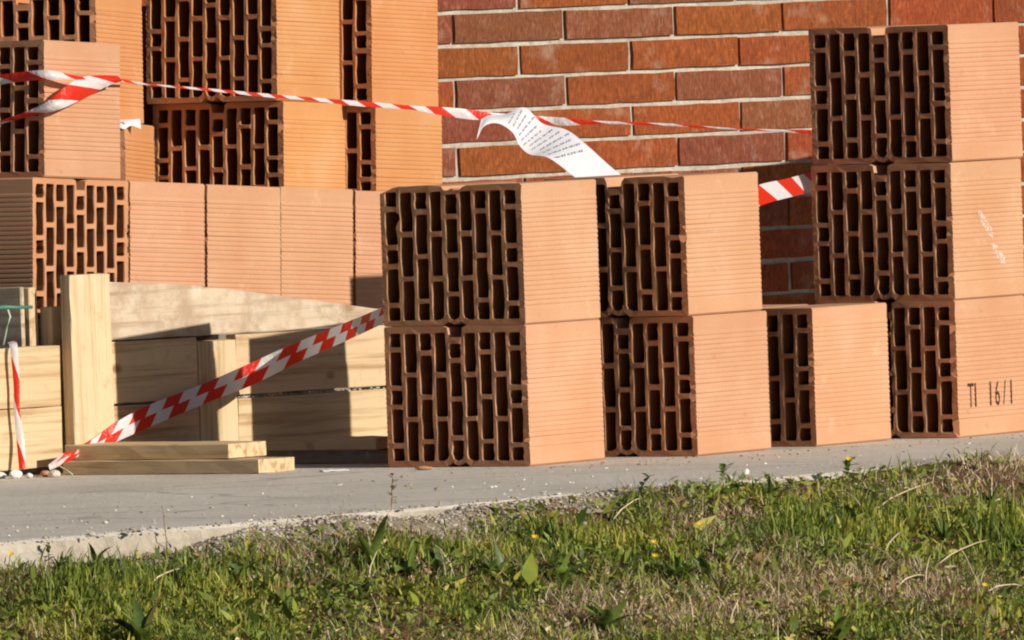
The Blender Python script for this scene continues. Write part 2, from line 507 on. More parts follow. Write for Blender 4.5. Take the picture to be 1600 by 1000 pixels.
WBM = [(wbrick_mesh(100 + i, CL - JW, CH - JW)) for i in range(6)]
VAR = {}
for i, me in enumerate(WBM):
    for m in (WB_O, WB_P):
        c_ = me.copy(); c_.materials.append(m); VAR[(i, m.name)] = c_
plum = {(0, -1), (0, 0), (0, 1), (1, -1), (2, 0), (2, 2), (3, 0), (3, 3), (-1, 2), (4, 4), (7, 3)}
count = 0
for k in range(-10, 12):
    ztop = 0.7935 - k * CH
    off = 0.1705 if k % 2 == 0 else 0.047
    for j in range(-5, 8):
        s = off + (j - 1) * CL + JW / 2
        if s < S0 - .1 or s + CL > S1 + .2: continue
        isp = (k, j) in plum if 0 <= k <= 3 else (rnd.random() < .2)
        me = VAR[(rnd.randrange(6), (WB_P if isp else WB_O).name)]
        o = mobj("brick", me, None, wall)
        o.location = (s + rnd.uniform(-.002, .002), rnd.uniform(-.0015, .0015), ztop - (CH - JW) + rnd.uniform(-.001, .001))
        o.rotation_euler = (0, rnd.uniform(-.004, .004), 0)
        count += 1

# ------------------------------------------------------------------ hollow clay blocks
BW, BD, BH = 0.304, 0.241, 0.25

def block_mesh(seed, broken=False, chip=0):
    """extruded hollow block: origin at its near bottom corner, perforated face at y=0 running to x=-BW"""
    r = random.Random(seed)
    j = lambda a=.0006: r.uniform(-a, a)
    out = []
    # bottom, left to right, with the two small notches beside the middle tongue
    out += [(-BW + .003, 0), (-BW + .05, j()), (-.178, j()), (-.172, .004), (-.166, .009), (-.160, .005), (-.152, .002), (-.144, .005), (-.138, .009), (-.132, .004), (-.126, j()), (-.05, j()), (-.003, 0)]
    # right side with grooves
    def side(x, up):
        pts = []
        z0, z1, n = .026, .224, 23
        p = (z1 - z0) / n
        for i in range(n):
            a = z0 + i * p
            for dz, dx in ((.0, 0), (.0040, -.0001), (.0058, -.0010), (.0072, -.0010)):
                pts.append((dx, a + dz))
        pts = [(0, .003)] + pts + [(0, BH - .003)]
        if up: return [(x + d, z) for d, z in pts]
        return [(x - d, z) for d, z in reversed(pts)]
    out += side(0, True)
    pw = .0135
    if chip == 1:
        out += [(-.003, BH), (-.06, BH + j()), (-.118, BH - .001), (-.126, BH - .004), (-.133, BH - .010), (-.142, BH - .0085), (-.150, BH - .006), (-.158, BH - .010), (-.166, BH - .009), (-.172, BH - .002), (-.2, BH + j()), (-.262, BH - .001), (-.276, BH - .003), (-.290, BH - .009), (-BW + .001, BH - .013)]
    elif chip == 2:
        out += [(-.003, BH), (-.025, BH - .003), (-.045, BH + j()), (-.1, BH + j()), (-.128, BH - .001), (-.134, BH - .007), (-.1385, BH - .019), (-.152 + pw, BH - .02), (-.152 - pw, BH - .021), (-.1675, BH - .008), (-.172, BH), (-.25, BH + j()), (-BW + .003, BH)]
    else:
        out += [(-.003, BH), (-.07, BH + j()), (-.128, BH + j()), (-.136, BH - .003), (-.152 + pw, BH - .02), (-.152 - pw, BH - .02 + j()), (-.168, BH - .003), (-.176, BH + j()), (-.25, BH + j()), (-BW + .003, BH)]
    left = side(-BW, False)
    if chip == 1: left = [p for p in left if p[1] < BH - .016]
    out += left
    loops = [out]
    arris = [None]
    web, sh = .0088, .0115
    hw = .0233
    x0 = -BW + .0125
    A = [.0245, .0603, .0245, .0603, .0245]
    Bc = [.0703] * 3
    Cc = [.031, .0703, .0703, .031]
    Ec = [.025, .06, .06, .0375]
    for ci in range(9):
        xa = x0 + ci * (hw + .0086) + j(.0004); xb = xa + hw + j(.0006)
        kind = {0: A, 8: A, 2: Cc, 6: Cc, 4: Ec}.get(ci, Bc)
        z = BH - sh - (.02 if ci == 4 else 0)
        if chip == 1 and ci == 4:
            z = BH - sh - .004; kind = [.036, .06, .06, .0425]
        for hi, hgt in enumerate(kind):
            zt, zb = z + j(.0007), z - hgt + j(.0007)
            zt = min(zt, BH - sh + .001)
            zb = max(zb, sh - .001)
            zm1, zm2 = zt - hgt * r.uniform(.25, .4), zt - hgt * r.uniform(.6, .8)
            bl, br = 0.0, 0.0
            last = hi == len(kind) - 1
            ch = .0022
            q = [(xa + ch + j(), zt), (xa, zt - ch)]
            bx = .0105 if (last and ci in (4, 5)) else ch
            by = .0105 if (last and ci in (3, 4)) else ch
            q = [(xa + ch, zt + j()), (xa + j(.0004), zt - ch), (xa + j(.0014), zm1), (xa + j(.0014), zm2)]
            if bx > ch: q += [(xa, zb + bx), (xa + bx * .3, zb + bx * .3), (xa + bx, zb)]
            else: q += [(xa + j(.0004), zb + ch), (xa + ch, zb + j())]
            if by > ch: q += [(xb - by, zb), (xb - by * .3, zb + by * .3), (xb, zb + by)]
            else: q += [(xb - ch, zb + j()), (xb + j(.0004), zb + ch)]
            mids = [(xb + j(.0014), zm2), (xb + j(.0014), zm1)]
            if broken and ci == 0 and hi == 1:
                mids = [(xb - .0015, zm2), (xb - .003, zt - .03), (xb + .0005, zt - .021), (xb + .0052, zt - .014), (xb + .0055, zt - .007), (xb + .003, zt - .003)]
            q += mids + [(xb + j(.0004), zt - ch), (xb - ch, zt + j())]
            loops.append(q)
            arris.append((xa, xb, zt, zb))
            z -= hgt + web
    bm = bmesh.new()
    edges, vloops = [], []
    for lp in loops:
        vv = [bm.verts.new((x, 0, z)) for x, z in lp]
        vloops.append(vv)
        for i in range(len(vv)):
            edges.append(bm.edges.new((vv[i], vv[(i + 1) % len(vv)])))
    bmesh.ops.triangle_fill(bm, use_beauty=True, use_dissolve=False, edges=edges, normal=(0, -1, 0))
    front = list(bm.faces)
    for f in front: f.material_index = 2
    back = {}
    inner = {}
    for vv, ar in zip(vloops, arris):
        for v_ in vv:
            if ar is None:
                inner[v_] = v_; continue
            xa, xb, zt, zb = ar
            iv = bm.verts.new((v_.co.x, .0021, v_.co.z))
            inner[v_] = iv
            # worn arris: wide on the edge that faces the ribbed side, slight elsewhere
            fx = (v_.co.x - xa) / (xb - xa)
            v_.co.x += -.0017 * r.uniform(.75, 1.2) if fx < .25 else (.0005 if fx > .75 else 0)
            v_.co.z += .0005 if v_.co.z > zt - .003 else (-.0005 if v_.co.z < zb + .003 else 0)
    for vv in vloops:
        for v_ in vv:
            back[v_] = bm.verts.new((v_.co.x, BD, v_.co.z))
    for f in front:
        try: bm.faces.new([back[v_] for v_ in reversed(f.verts[:])]).material_index = 2
        except ValueError: pass
    for vv in vloops:
        for i in range(len(vv)):
            a_, b_ = vv[i], vv[(i + 1) % len(vv)]
            if inner[a_] is not a_:
                bm.faces.new((a_, b_, inner[b_], inner[a_]))
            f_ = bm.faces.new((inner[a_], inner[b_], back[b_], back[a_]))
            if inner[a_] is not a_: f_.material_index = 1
    run = 0; dep = 0.0
    for v_ in vloops[0]:
        if v_.co.x > -.003:
            if run <= 0 and r.random() < .045:
                run = r.randint(2, 7); dep = r.uniform(.0015, .0055)
            if run > 0:
                v_.co.y += dep * r.uniform(.5, 1.1); v_.co.x -= dep * .25; run -= 1
    for v_ in bm.verts:      # saw-cut faces are not quite flat
        v_.co.y += r.uniform(-.0006, .0006)
    bmesh.ops.recalc_face_normals(bm, faces=bm.faces[:])
    me = bpy.data.meshes.new("hollow_block")
    bm.to_mesh(me); bm.free()
    return me

BM = [block_mesh(20 + i) for i in range(4)]
BM_A = block_mesh(40, broken=True, chip=1)
BM_C = block_mesh(41, chip=2)
BMO = []
for me in BM:
    c_ = me.copy(); c_.materials.append(CLAY_O); c_.materials.append(CLAY_SHADE); c_.materials.append(CUT_SHADE); BMO.append(c_)
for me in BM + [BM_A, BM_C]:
    me.materials.append(CLAY); me.materials.append(CLAY_SHADE); me.materials.append(CUT_SHADE)

def block(me, x, y, z, yaw, label, group, tilt=0.0, lean=0.0):
    o = mobj("hollow_clay_block", me)
    th = math.radians(yaw)
    bx = Vector((math.cos(th), -math.sin(th), lean)).normalized()
    by = Vector((math.sin(th), math.cos(th), tilt)).normalized()
    bz = bx.cross(by).normalized(); by = bz.cross(bx)
    m = Matrix.Identity(4)
    for i in range(3):
        m[i][0], m[i][1], m[i][2] = bx[i], by[i], bz[i]
    m.translation = Vector((x, y, z))
    o.matrix_world = m
    return tag(o, label, "block", group)

GF = "hollow clay blocks stacked along the pavement"
L1 = 0.2515
bA = block(BM_A, .024, 22.653, L1, 33.8, "hollow block with a broken web and chipped corner, top of the nearest two-high stack", GF)
bB = block(BM[1], .024, 22.648, .0008, 33.6, "bottom hollow clay block of the nearest two-high stack, right beside the timber boards", GF)
bC = block(BM_C, .316, 22.856, L1, 34.2, "upper hollow clay block with a notched top edge just under the hanging paper's right end", GF)
bD = block(BM[2], .324, 22.852, .0008, 34.0, "lower hollow clay block of the second two-high stack from the left", GF)
bE = block(BM[3], .543, 23.118, .0008, 35.6, "single low hollow clay block standing alone between the two-high and the three-high stack", GF)
bF = block(BM[0], .807, 23.299, .0008, 34.0, "bottom block of the three-high stack, stamped T1 16/1 on its ribbed side", GF)
bG = block(BM[1], .808, 23.310, L1, 34.3, "middle block of the three-high stack with white chalk smears on its ribbed side", GF)
bH = block(BM[2], .812, 23.318, 2 * L1, 34.4, "topmost block of the three-high stack at the right edge", GF)

# a further stack nearer the wall; mostly outside the picture, its shadow falls on the bricks
GM = "hollow clay blocks stacked near the wall"
for k, lb in enumerate(("lowest", "middle", "top")):
    block(BM[(k + 1) % 4], 1.305, 25.62, .001 + k * L1, 34 + k * .6, "%s hollow clay block of the stack close to the wall behind the three-high stack" % lb, GM)

# row on the near pallets
TH, TL = 33.2, -0.055
br_ = np.array([math.sin(math.radians(TH)), math.cos(math.radians(TH))])
Lc = np.array([-0.870, 23.25])
ZR = 0.283
GR = "hollow clay blocks in the row on the pallets behind the timber boards"
def rowpt(s): return Lc + br_ * s
p = rowpt(BW)
block(BM[3], p[0], p[1], ZR + TL * BW, TH - 90, "hollow clay block turned sideways with its holes facing the sun, above the upright plank", GR, tilt=0, lean=TL)
ords = ["first ribbed block right of the block whose holes face the sun", "second ribbed block right of the block whose holes face the sun",
        "third ribbed block right of the block whose holes face the sun", "ribbed block at the row's right end, half hidden by the nearest stack"]
for i in range(4):
    p = rowpt(BW + .006 + i * (BD + .0052))
    block(BM[i], p[0] + .002 * (i % 2), p[1], ZR + TL * (BW + i * BD) - (.0, .001, 0, .002)[i], TH, ords[i], GR, tilt=TL)
p = rowpt(.052)
block(BM[1], p[0], p[1] + .004, ZR + BH + .0015 + TL * .05, TH, "hollow clay block crossed by loose red and white tape, on top of the sideways block", GR, tilt=TL)

# blocks on the far pallets
GB = "hollow clay blocks stacked on the far pallets"
def far(me, x, y, z, lb, yaw=32): block(me, x, y, z, yaw, lb, GB, tilt=-0.05)
far(BMO[0], -.435, 24.80, .391, "lower far block with its dark holes just above the ribbed row")
far(BMO[1], -.440, 24.80, .6425, "upper far block with wide dark perforated face at the top of the picture")
far(BMO[2], -.258, 24.95, .374, "lower far block at the brick wall's left edge, its holes mostly covered")
far(BMO[3], -.258, 24.95, .6255, "upper far block at the brick wall's left edge, showing two columns of holes")
far(BMO[2], -.737, 24.70, .362, "far lower block set back behind a scrap of white foil, left of the dark holes", 12)
far(BMO[0], -.786, 24.70, .615, "far upper block at the top left, its holes cut by the picture's top", 20)

# pallets carrying both rows
def pallet(loc, rz, lx, ly, hgt, label, group, tilt=0.0):
    p_ = empty("wooden_pallet", loc, rz)
    p_.rotation_euler = (0, tilt, rz)
    tag(p_, label, "pallet", group)
    for k in range(3):
        x = -lx / 2 + k * (lx - .09) / 2
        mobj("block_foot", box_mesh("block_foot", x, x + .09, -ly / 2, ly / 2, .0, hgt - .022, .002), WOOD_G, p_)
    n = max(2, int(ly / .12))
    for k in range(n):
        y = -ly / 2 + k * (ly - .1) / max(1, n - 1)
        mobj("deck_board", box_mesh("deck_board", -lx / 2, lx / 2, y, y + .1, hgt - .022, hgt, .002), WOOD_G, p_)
    return p_
ang = math.pi / 2 - math.radians(TH)
ctr = Lc + br_ * .65 + np.array([-math.cos(math.radians(TH)), math.sin(math.radians(TH))]) * .13
zc = ZR + TL * .65
for k, lb in enumerate(("lower", "upper")):
    pallet((ctr[0], ctr[1], zc - .242 + k * .12), ang, 1.32, .24, .119, "%s wooden pallet under the ribbed block row, hidden behind the timber boards" % lb, "pallets under the blocks", tilt=-math.atan(TL))
for k, lb in enumerate(("lowest", "middle", "top")):
    pallet((-.52, 25.02, .001 + k * .115), math.radians(13), .86, .34, .1145, "%s wooden pallet of the far pile under the far blocks" % lb, "pallets under the blocks")

# code printed on the bottom block of the three-high stack
def block_child_face(o, name, me, m, y, z, lift=.0004):
    """lay a flat print on the ribbed side (x = 0 plane) of a block; print's own x runs along the block's y"""
    c_ = mobj(name, me, m, o)
    mt = Matrix(((0, 0, 1, lift), (1, 0, 0, y), (0, 1, 0, z), (0, 0, 0, 1)))
    c_.matrix_local = mt
    return c_
code = [("T", 0.0), ("1", .024), ("1", .076), ("6", .095), ("/", .122), ("1", .148)]
for ch, y0 in code:
    tc = bpy.data.curves.new("printed_character", 'FONT')
    tc.body = ch; tc.size = 0.064; tc.extrude = 0.00015
    to = bpy.data.objects.new("tmp", tc); COL.objects.link(to)
    dg = bpy.context.evaluated_depsgraph_get(); dg.update()
    tme = bpy.data.meshes.new_from_object(to.evaluated_get(dg))
    bpy.data.objects.remove(to)
    xs = [v_.co.x for v_ in tme.vertices]
    for v_ in tme.vertices:
        v_.co.x = (v_.co.x - min(xs)) * (.56 if ch != "1" else .75)
    tme.materials.clear()
    block_child_face(bF, "printed_character", tme, STENCIL, .034 + y0, .0535)

def smear(seed, L, H, ang_, name="chalk_smear"):
    """a thin irregular film of lime rubbed onto the ribs"""
    r = random.Random(seed)
    n = 26
    up, dn = [], []
    for i in range(n):
        u = i / (n - 1)
        env = math.sin(math.pi * min(1, max(0, u))) ** .6
        up.append((u * L, env * H * (.35 + .4 * r.random())))
        dn.append((u * L, -env * H * (.25 + .45 * r.random())))
    pts = []
    ca, sa = math.cos(ang_), math.sin(ang_)
    for (x, y) in up + dn:
        pts.append((x * ca - y * sa, x * sa + y * ca, 0))
    fs = [(i, n + i, n + i + 1, i + 1) for i in range(n - 1)]
    return pydata(name, pts, fs)
block_child_face(bG, "chalk_smear", smear(1, .070, .020, math.radians(-48)), CHALK, .088, .160)
block_child_face(bG, "chalk_smear", smear(2, .065, .017, math.radians(-38)), CHALK, .128, .098)

# ------------------------------------------------------------------ timber barrier
PHI = math.radians(45)
SK = 1.083
bar = empty("timber_barrier", (-.825, 23.08, 0), PHI)
tag(bar, "low timber barrier of nailed raw boards with one tall upright plank", "barrier")
def plank(s0, s1, y0, y1, z0, z1, m, label=None, seed=0, top=None, cuts=(10, 1, 2), jit=.0008, name="plank", loose_=False):
    if not loose_: s0, s1 = s0 * SK, s1 * SK
    o = mobj(name, box_mesh(name, s0, s1, y0, y1, z0, z1, .0015, jit, cuts, seed, top), m, bar)
    if label: o['label'] = label
    return o
plank(-.55, .010, 0, .025, .012, .1205, WOOD, "bottom left plank behind the hanging tape", 1)
plank(-.55, .010, 0, .025, .1215, .231, WOOD, "upper left plank behind the hanging tape", 2)
plank(.014, .106, -.028, -.001, .036, .356, WOOD_V, "pale upright plank", 3, cuts=(2, 1, 8), name="upright_plank")
plank(.10, 1.02, .001, .027, .2325, .342, WOOD_W, "weathered top plank with a sloping waney edge", 4,
      top=lambda x: np.interp(x / SK, [.1, .31, .465, .6, .76, 1.02], [1.0, .86, .67, .48, .26, .2]) + .006 * math.sin(x * 61), cuts=(24, 1, 2))
plank(.10, .3225, -.003, .022, .1185, .2305, WOOD, None, 5)
plank(.10, .3225, -.004, .021, .028, .1145, WOOD, None, 6)
plank(.3265, .4155, -.001, .024, .022, .222, WOOD_V, "short upright board", 7, cuts=(2, 1, 6))
plank(.4165, 1.02, .002, .027, .1195, .2305, WOOD, "long middle plank running behind the nearest stack", 8)
plank(.4165, 1.02, .001, .026, .012, .1135, WOOD, "long bottom plank running behind the nearest stack", 9)
def turned(o, s, y):
    """a piece whose long face looks left, square to the front boards' sunny side"""
    o.location = (s, y, 0); o.rotation_euler = (0, 0, -math.radians(34) - PHI); return o
turned(plank(-.45, 0, 0, .009, .19, .338, WOOD_W, "brownish plank in shade behind the left planks", 10, loose_=True), -.035, .048)
turned(plank(-.030, 0, 0, .025, .0, .336, WOOD, "short stake behind the left planks", 11, cuts=(1, 1, 5), name="stake", loose_=True), -.014, .050)
plank(.02, .05, .03, .06, .0, .3, WOOD_V, None, 12, cuts=(1, 1, 4), name="stake")
plank(.55, .60, .03, .07, .0, .22, WOOD_V, None, 13, cuts=(1, 1, 4), name="stake")

# crumbs of dried mortar squeezed between the boards
def pebble_cloud(name, pts, rads, mats, seed=0, flat=.7):
    r = np.random.default_rng(seed)
    ico = bmesh.new(); bmesh.ops.create_icosphere(ico, subdivisions=1, radius=1.0)
    bv = np.array([v_.co[:] for v_ in ico.verts]); bf = np.array([[v_.index for v_ in f.verts] for f in ico.faces]); ico.free()
    n = len(pts)
    vv = np.repeat(bv[None], n, 0) * (1 + r.uniform(-.28, .28, (n, len(bv), 1)))
    sc = np.stack([rads * r.uniform(.7, 1.4, n), rads * r.uniform(.7, 1.4, n), rads * flat * r.uniform(.6, 1.2, n)], 1)
    vv = vv * sc[:, None, :]
    an = r.uniform(0, 6.28, n); ca, sa = np.cos(an), np.sin(an)
    x = vv[..., 0] * ca[:, None] - vv[..., 1] * sa[:, None]; y = vv[..., 0] * sa[:, None] + vv[..., 1] * ca[:, None]
    vv = np.stack([x, y, vv[..., 2]], -1) + np.asarray(pts)[:, None, :]
    ff = (bf[None] + (np.arange(n) * len(bv))[:, None, None]).reshape(-1, 3)
    mi = np.repeat(r.integers(0, len(mats), n), len(bf))
    me = pydata(name, vv.reshape(-1, 3).tolist(), ff.tolist(), mi.tolist())
    return mobj(name, me, mats)
def barpt(s, y, z):
    s = s * SK
    return (-.825 + s * math.cos(PHI) - y * math.sin(PHI), 23.08 + s * math.sin(PHI) + y * math.cos(PHI), z)
pts = [barpt(nrng.uniform(.42, .78), nrng.uniform(.0, .012), .114 + nrng.uniform(0, .003)) for _ in range(120)]
o = pebble_cloud("mortar_crumbs", np.array(pts), nrng.uniform(.001, .0024, 120), [CRUMB, STONE], 3)
tag(o, "white mortar crumbs in the gap between the long planks", "crumbs", kind='stuff')

# loose planks lying on the pavement before the barrier
GP = "loose planks lying before the timber barrier"
def loose(x, y, z, th, L, Wd, T, label, seed, m=WOOD):
    """near corner at x, y; long side runs left and back, sawn end faces right"""
    o = mobj("loose_plank", box_mesh("loose_plank", -L, 0, 0, Wd, 0, T, .0012, .0007, (8, 2, 1), seed), m)
    o.location = (x, y, z); o.rotation_euler = (0, 0, -math.radians(th))
    return tag(o, label, "plank", GP)
loose(-.459, 22.735, .0006, 34, .43, .112, .0245, "bottom loose plank on the concrete with its lit end sticking out furthest", 21)
loose(-.513, 22.80, .0262, 34, .36, .118, .0262, "upper loose plank resting on another before the upright plank", 22)
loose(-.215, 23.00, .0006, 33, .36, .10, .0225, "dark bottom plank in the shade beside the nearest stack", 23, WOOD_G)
loose(-.252, 23.035, .0240, 34, .24, .075, .0225, "short narrow plank lying across a dark one beside the nearest stack", 24)

# ------------------------------------------------------------------ barrier tape, paper, wires
def catmull(P, n):
    P = np.asarray(P, float)
    Q = np.vstack([2 * P[0] - P[1], P, 2 * P[-1] - P[-2]])
    out = []
    for i in range(len(P) - 1):
        p0, p1, p2, p3 = Q[i:i + 4]
        for k in range(n):
            t = k / n
            out.append(.5 * (2 * p1 + (p2 - p0) * t + (2 * p0 - 5 * p1 + 4 * p2 - p3) * t * t + (3 * p1 - p0 - 3 * p2 + p3) * t ** 3))
    out.append(P[-1])
    return np.array(out)

def ribbon(name, rows_, parent=None, n=8, across=4, period=.11, phase=0.0, belly=.004, seed=0, mat=None, curl=0.0):
    """a strip of film between two edge curves; stripes follow its length"""
    R = catmull(rows_, n)
    r = random.Random(seed)
    vs, fs, uvs = [], [], []
    ln = phase
    prev = None
    for i, row in enumerate(R):
        a_, b_ = row[:3], row[3:]
        m_ = (a_ + b_) / 2
        if prev is not None: ln += np.linalg.norm(m_ - prev) / period
        prev = m_
        for k in range(across + 1):
            u = k / across
            p_ = a_ * (1 - u) + b_ * u
            p_ = p_ + np.array([0, -belly * math.sin(math.pi * u) + curl * math.sin(i * .9 + u * 3) + r.uniform(-1, 1) * belly * .12, 0])
            vs.append(tuple(p_)); uvs.append((ln, 1 - u))
    for i in range(len(R) - 1):
        for k in range(across):
            q0 = i * (across + 1) + k
            fs.append((q0, q0 + 1, q0 + across + 2, q0 + across + 1))
    me = pydata(name, vs, fs, smooth=True)
    ul = me.uv_layers.new(name="UVMap")
    for lp in me.loops: ul.data[lp.index].uv = uvs[lp.vertex_index]
    return mobj(name, me, mat or TAPE, parent)

T1A = [[-0.99, 23.392, 0.716, -0.991, 23.388, 0.695], [-0.93, 23.353, 0.719, -0.93, 23.349, 0.701], [-0.882, 23.322, 0.724, -0.882, 23.318, 0.706], [-0.828, 23.288, 0.726, -0.829, 23.284, 0.709], [-0.78, 23.332, 0.714, -0.78, 23.328, 0.705], [-0.739, 23.396, 0.708, -0.739, 23.392, 0.701], [-0.707, 23.447, 0.707, -0.707, 23.443, 0.703]]
T1B = [[-0.994, 23.388, 0.611, -0.991, 23.384, 0.606], [-0.921, 23.341, 0.636, -0.918, 23.338, 0.63], [-0.866, 23.307, 0.654, -0.861, 23.301, 0.643], [-0.83, 23.284, 0.67, -0.807, 23.285, 0.655], [-0.795, 23.305, 0.697, -0.762, 23.355, 0.674], [-0.761, 23.357, 0.712, -0.728, 23.408, 0.691], [-0.711, 23.436, 0.711, -0.704, 23.445, 0.699], [-0.7, 23.454, 0.705, -0.699, 23.453, 0.7]]
T1C = [[-0.705, 23.46, 0.706, -0.705, 23.46, 0.7], [-0.659, 23.56, 0.694, -0.659, 23.56, 0.691], [-0.544, 23.8, 0.678, -0.544, 23.8, 0.673], [-0.43, 24.05, 0.661, -0.43, 24.05, 0.654], [-0.372, 24.15, 0.653, -0.372, 24.15, 0.647], [-0.277, 24.3, 0.641, -0.278, 24.3, 0.631], [-0.181, 24.42, 0.628, -0.182, 24.42, 0.62], [-0.121, 24.5, 0.622, -0.121, 24.5, 0.606], [-0.066, 24.53, 0.615, -0.067, 24.53, 0.596], [-0.023, 24.56, 0.607, -0.024, 24.56, 0.593], [0.075, 24.6, 0.596, 0.074, 24.6, 0.583], [0.118, 24.6, 0.592, 0.117, 24.6, 0.577], [0.185, 24.6, 0.584, 0.185, 24.6, 0.578], [0.32, 24.6, 0.574, 0.32, 24.6, 0.569], [0.443, 24.6, 0.561, 0.443, 24.6, 0.558], [0.584, 24.6, 0.553, 0.584, 24.6, 0.546], [0.664, 24.6, 0.548, 0.664, 24.6, 0.54]]
T2 = [[0.414, 23.22, 0.46, 0.422, 23.22, 0.425], [0.461, 23.32, 0.474, 0.476, 23.32, 0.44], [0.512, 23.43, 0.481, 0.523, 23.43, 0.448], [0.553, 23.55, 0.488, 0.567, 23.55, 0.455], [0.613, 23.66, 0.499, 0.623, 23.66, 0.465]]
T3 = [[-0.158, 22.95, 0.321, -0.15, 22.95, 0.294], [-0.233, 23.05, 0.281, -0.226, 23.05, 0.254], [-0.314, 23.22, 0.246, -0.303, 23.22, 0.217], [-0.41, 23.33, 0.208, -0.397, 23.33, 0.176], [-0.493, 23.33, 0.174, -0.478, 23.33, 0.139], [-0.574, 23.28, 0.143, -0.561, 23.28, 0.111], [-0.655, 23.2, 0.117, -0.644, 23.2, 0.081], [-0.712, 23.14, 0.092, -0.706, 23.14, 0.058], [-0.758, 23.09, 0.063, -0.753, 23.09, 0.039], [-0.791, 22.97, 0.044, -0.792, 22.97, 0.031], [-0.811, 22.95, 0.041, -0.807, 22.95, 0.024], [-0.84, 22.94, 0.021, -0.837, 22.94, 0.011]]
T4 = [[-0.908, 23.01, 0.241, -0.894, 23.01, 0.244], [-0.903, 22.985, 0.23, -0.889, 22.985, 0.232], [-0.899, 22.985, 0.167, -0.888, 22.985, 0.166], [-0.9, 22.985, 0.121, -0.889, 22.985, 0.12], [-0.897, 22.985, 0.063, -0.883, 22.985, 0.063], [-0.894, 22.975, 0.014, -0.883, 22.975, 0.013]]
tp = empty("barrier_tape", (0, 0, 0))
tag(tp, "barrier tape stretched high across blocks and brick wall, twisted at its left end", "tape", "lengths of red and white barrier tape")
ribbon("strand", T1C, tp, 10, 2, .105, .25, .002, 1, TAPE_F)
ribbon("twisted_end", T1B, tp, 8, 6, .135, .62, .010, 2, TAPE_F)
ribbon("twisted_end", T1A, tp, 8, 4, .15, .70, .005, 3, TAPE_F)
tag(ribbon("barrier_tape", T2, None, 8, 6, .155, .02, .004, 4, TAPE_F), "short slack piece of barrier tape in the gap left of the three-high stack", "tape", "lengths of red and white barrier tape")
tag(ribbon("barrier_tape", T3, None, 10, 6, .088, .30, .003, 5), "barrier tape slanting down across the timber boards from the nearest stack", "tape", "lengths of red and white barrier tape")
tag(ribbon("barrier_tape", T4, None, 10, 4, .15, .92, .002, 6, TAPE_F), "narrow strip of barrier tape hanging down over the left planks", "tape", "lengths of red and white barrier tape")

PAP = np.array([[-0.056, 24.46, 0.558, -0.046, 24.5, 0.596], [-0.04, 24.48, 0.583, -0.03, 24.52, 0.603], [-0.014, 24.5, 0.587, 0.001, 24.54, 0.604], [0.013, 24.5, 0.569, 0.038, 24.56, 0.615], [0.026, 24.49, 0.543, 0.072, 24.56, 0.583], [0.045, 24.48, 0.526, 0.118, 24.55, 0.569], [0.081, 24.46, 0.518, 0.156, 24.53, 0.538], [0.129, 24.45, 0.48, 0.203, 24.52, 0.493], [0.161, 24.44, 0.451, 0.244, 24.51, 0.461]])
pap = ribbon("paper_notice", PAP.tolist(), None, 8, 8, 1.0, 0, .006, 9, PAPER)
tag(pap, "white handwritten sheet of paper hanging from the tape over the top of the stacks", "notice")
PR = catmull(PAP, 40)
def pap_pt(u, v_):
    f = min(len(PR) - 1.001, max(0, u * (len(PR) - 1)))
    i = int(f); row = PR[i] * (1 - (f - i)) + PR[i + 1] * (f - i)
    p_ = row[:3] * (1 - v_) + row[3:] * v_
    return p_ + np.array([0, -.006 * math.sin(math.pi * v_) - .0012, 0])
vs, fs = [], []
for li in range(12):
    u = .32 + li * .040
    v0 = rnd.uniform(.1, .25); vend = rnd.uniform(.7, .93)
    vv = v0
    while vv < vend:
        wl = rnd.uniform(.05, .16)
        m_ = 7
        base = len(vs)
        ph = rnd.uniform(0, 6)
        for k in range(m_):
            t = k / (m_ - 1)
            du = .0055 * math.sin(ph + k * 2.1) + .010 * (vv - .5)
            th = .0045 if k % 2 else .007
            vs.append(tuple(pap_pt(u + du, vv + wl * t))); vs.append(tuple(pap_pt(u + du + th, vv + wl * t)))
        for k in range(m_ - 1):
            fs.append((base + 2 * k, base + 2 * k + 1, base + 2 * k + 3, base + 2 * k + 2))
        vv += wl + rnd.uniform(.02, .06)
mobj("handwriting", pydata("handwriting", vs, fs), INK, pap)

wi = empty("tie_wire", (0, 0, 0))
tag(wi, "green wire knotted round the grey plank with a pale loose end hanging down", "wire")
mobj("wire_loop", tube_mesh("wire_loop", [(-.98, 22.955, .300), (-.935, 22.975, .304), (-.910, 22.98, .305), (-.89, 22.99, .304), (-.862, 23.015, .303)], [.003, .0035, .005, .0035, .003], 7), WIRE, wi)
mobj("loose_end", tube_mesh("loose_end", [(-.906, 22.985, .305), (-.9, 22.975, .288), (-.908, 22.97, .265), (-.914, 22.972, .238)], .0018, 6), STRING, wi)
wi2 = mobj("wire_scrap", tube_mesh("wire_scrap", [(-.818, 22.92, .018), (-.806, 22.90, .012), (-.795, 22.885, .004)], .0014, 6), STRING)
tag(wi2, "short scrap of pale green wire on the concrete left of the loose planks", "wire")
fo = ribbon("foil_scrap", [[-.752, 24.725, .617, -.750, 24.705, .606], [-.738, 24.725, .616, -.736, 24.705, .598], [-.722, 24.735, .616, -.722, 24.72, .604], [-.706, 24.76, .616, -.704, 24.745, .597]], None, 4, 4, 1, 0, .004, 12, PAPER)
tag(fo, "scrap of white foil pinched between two far blocks at upper left", "scrap")

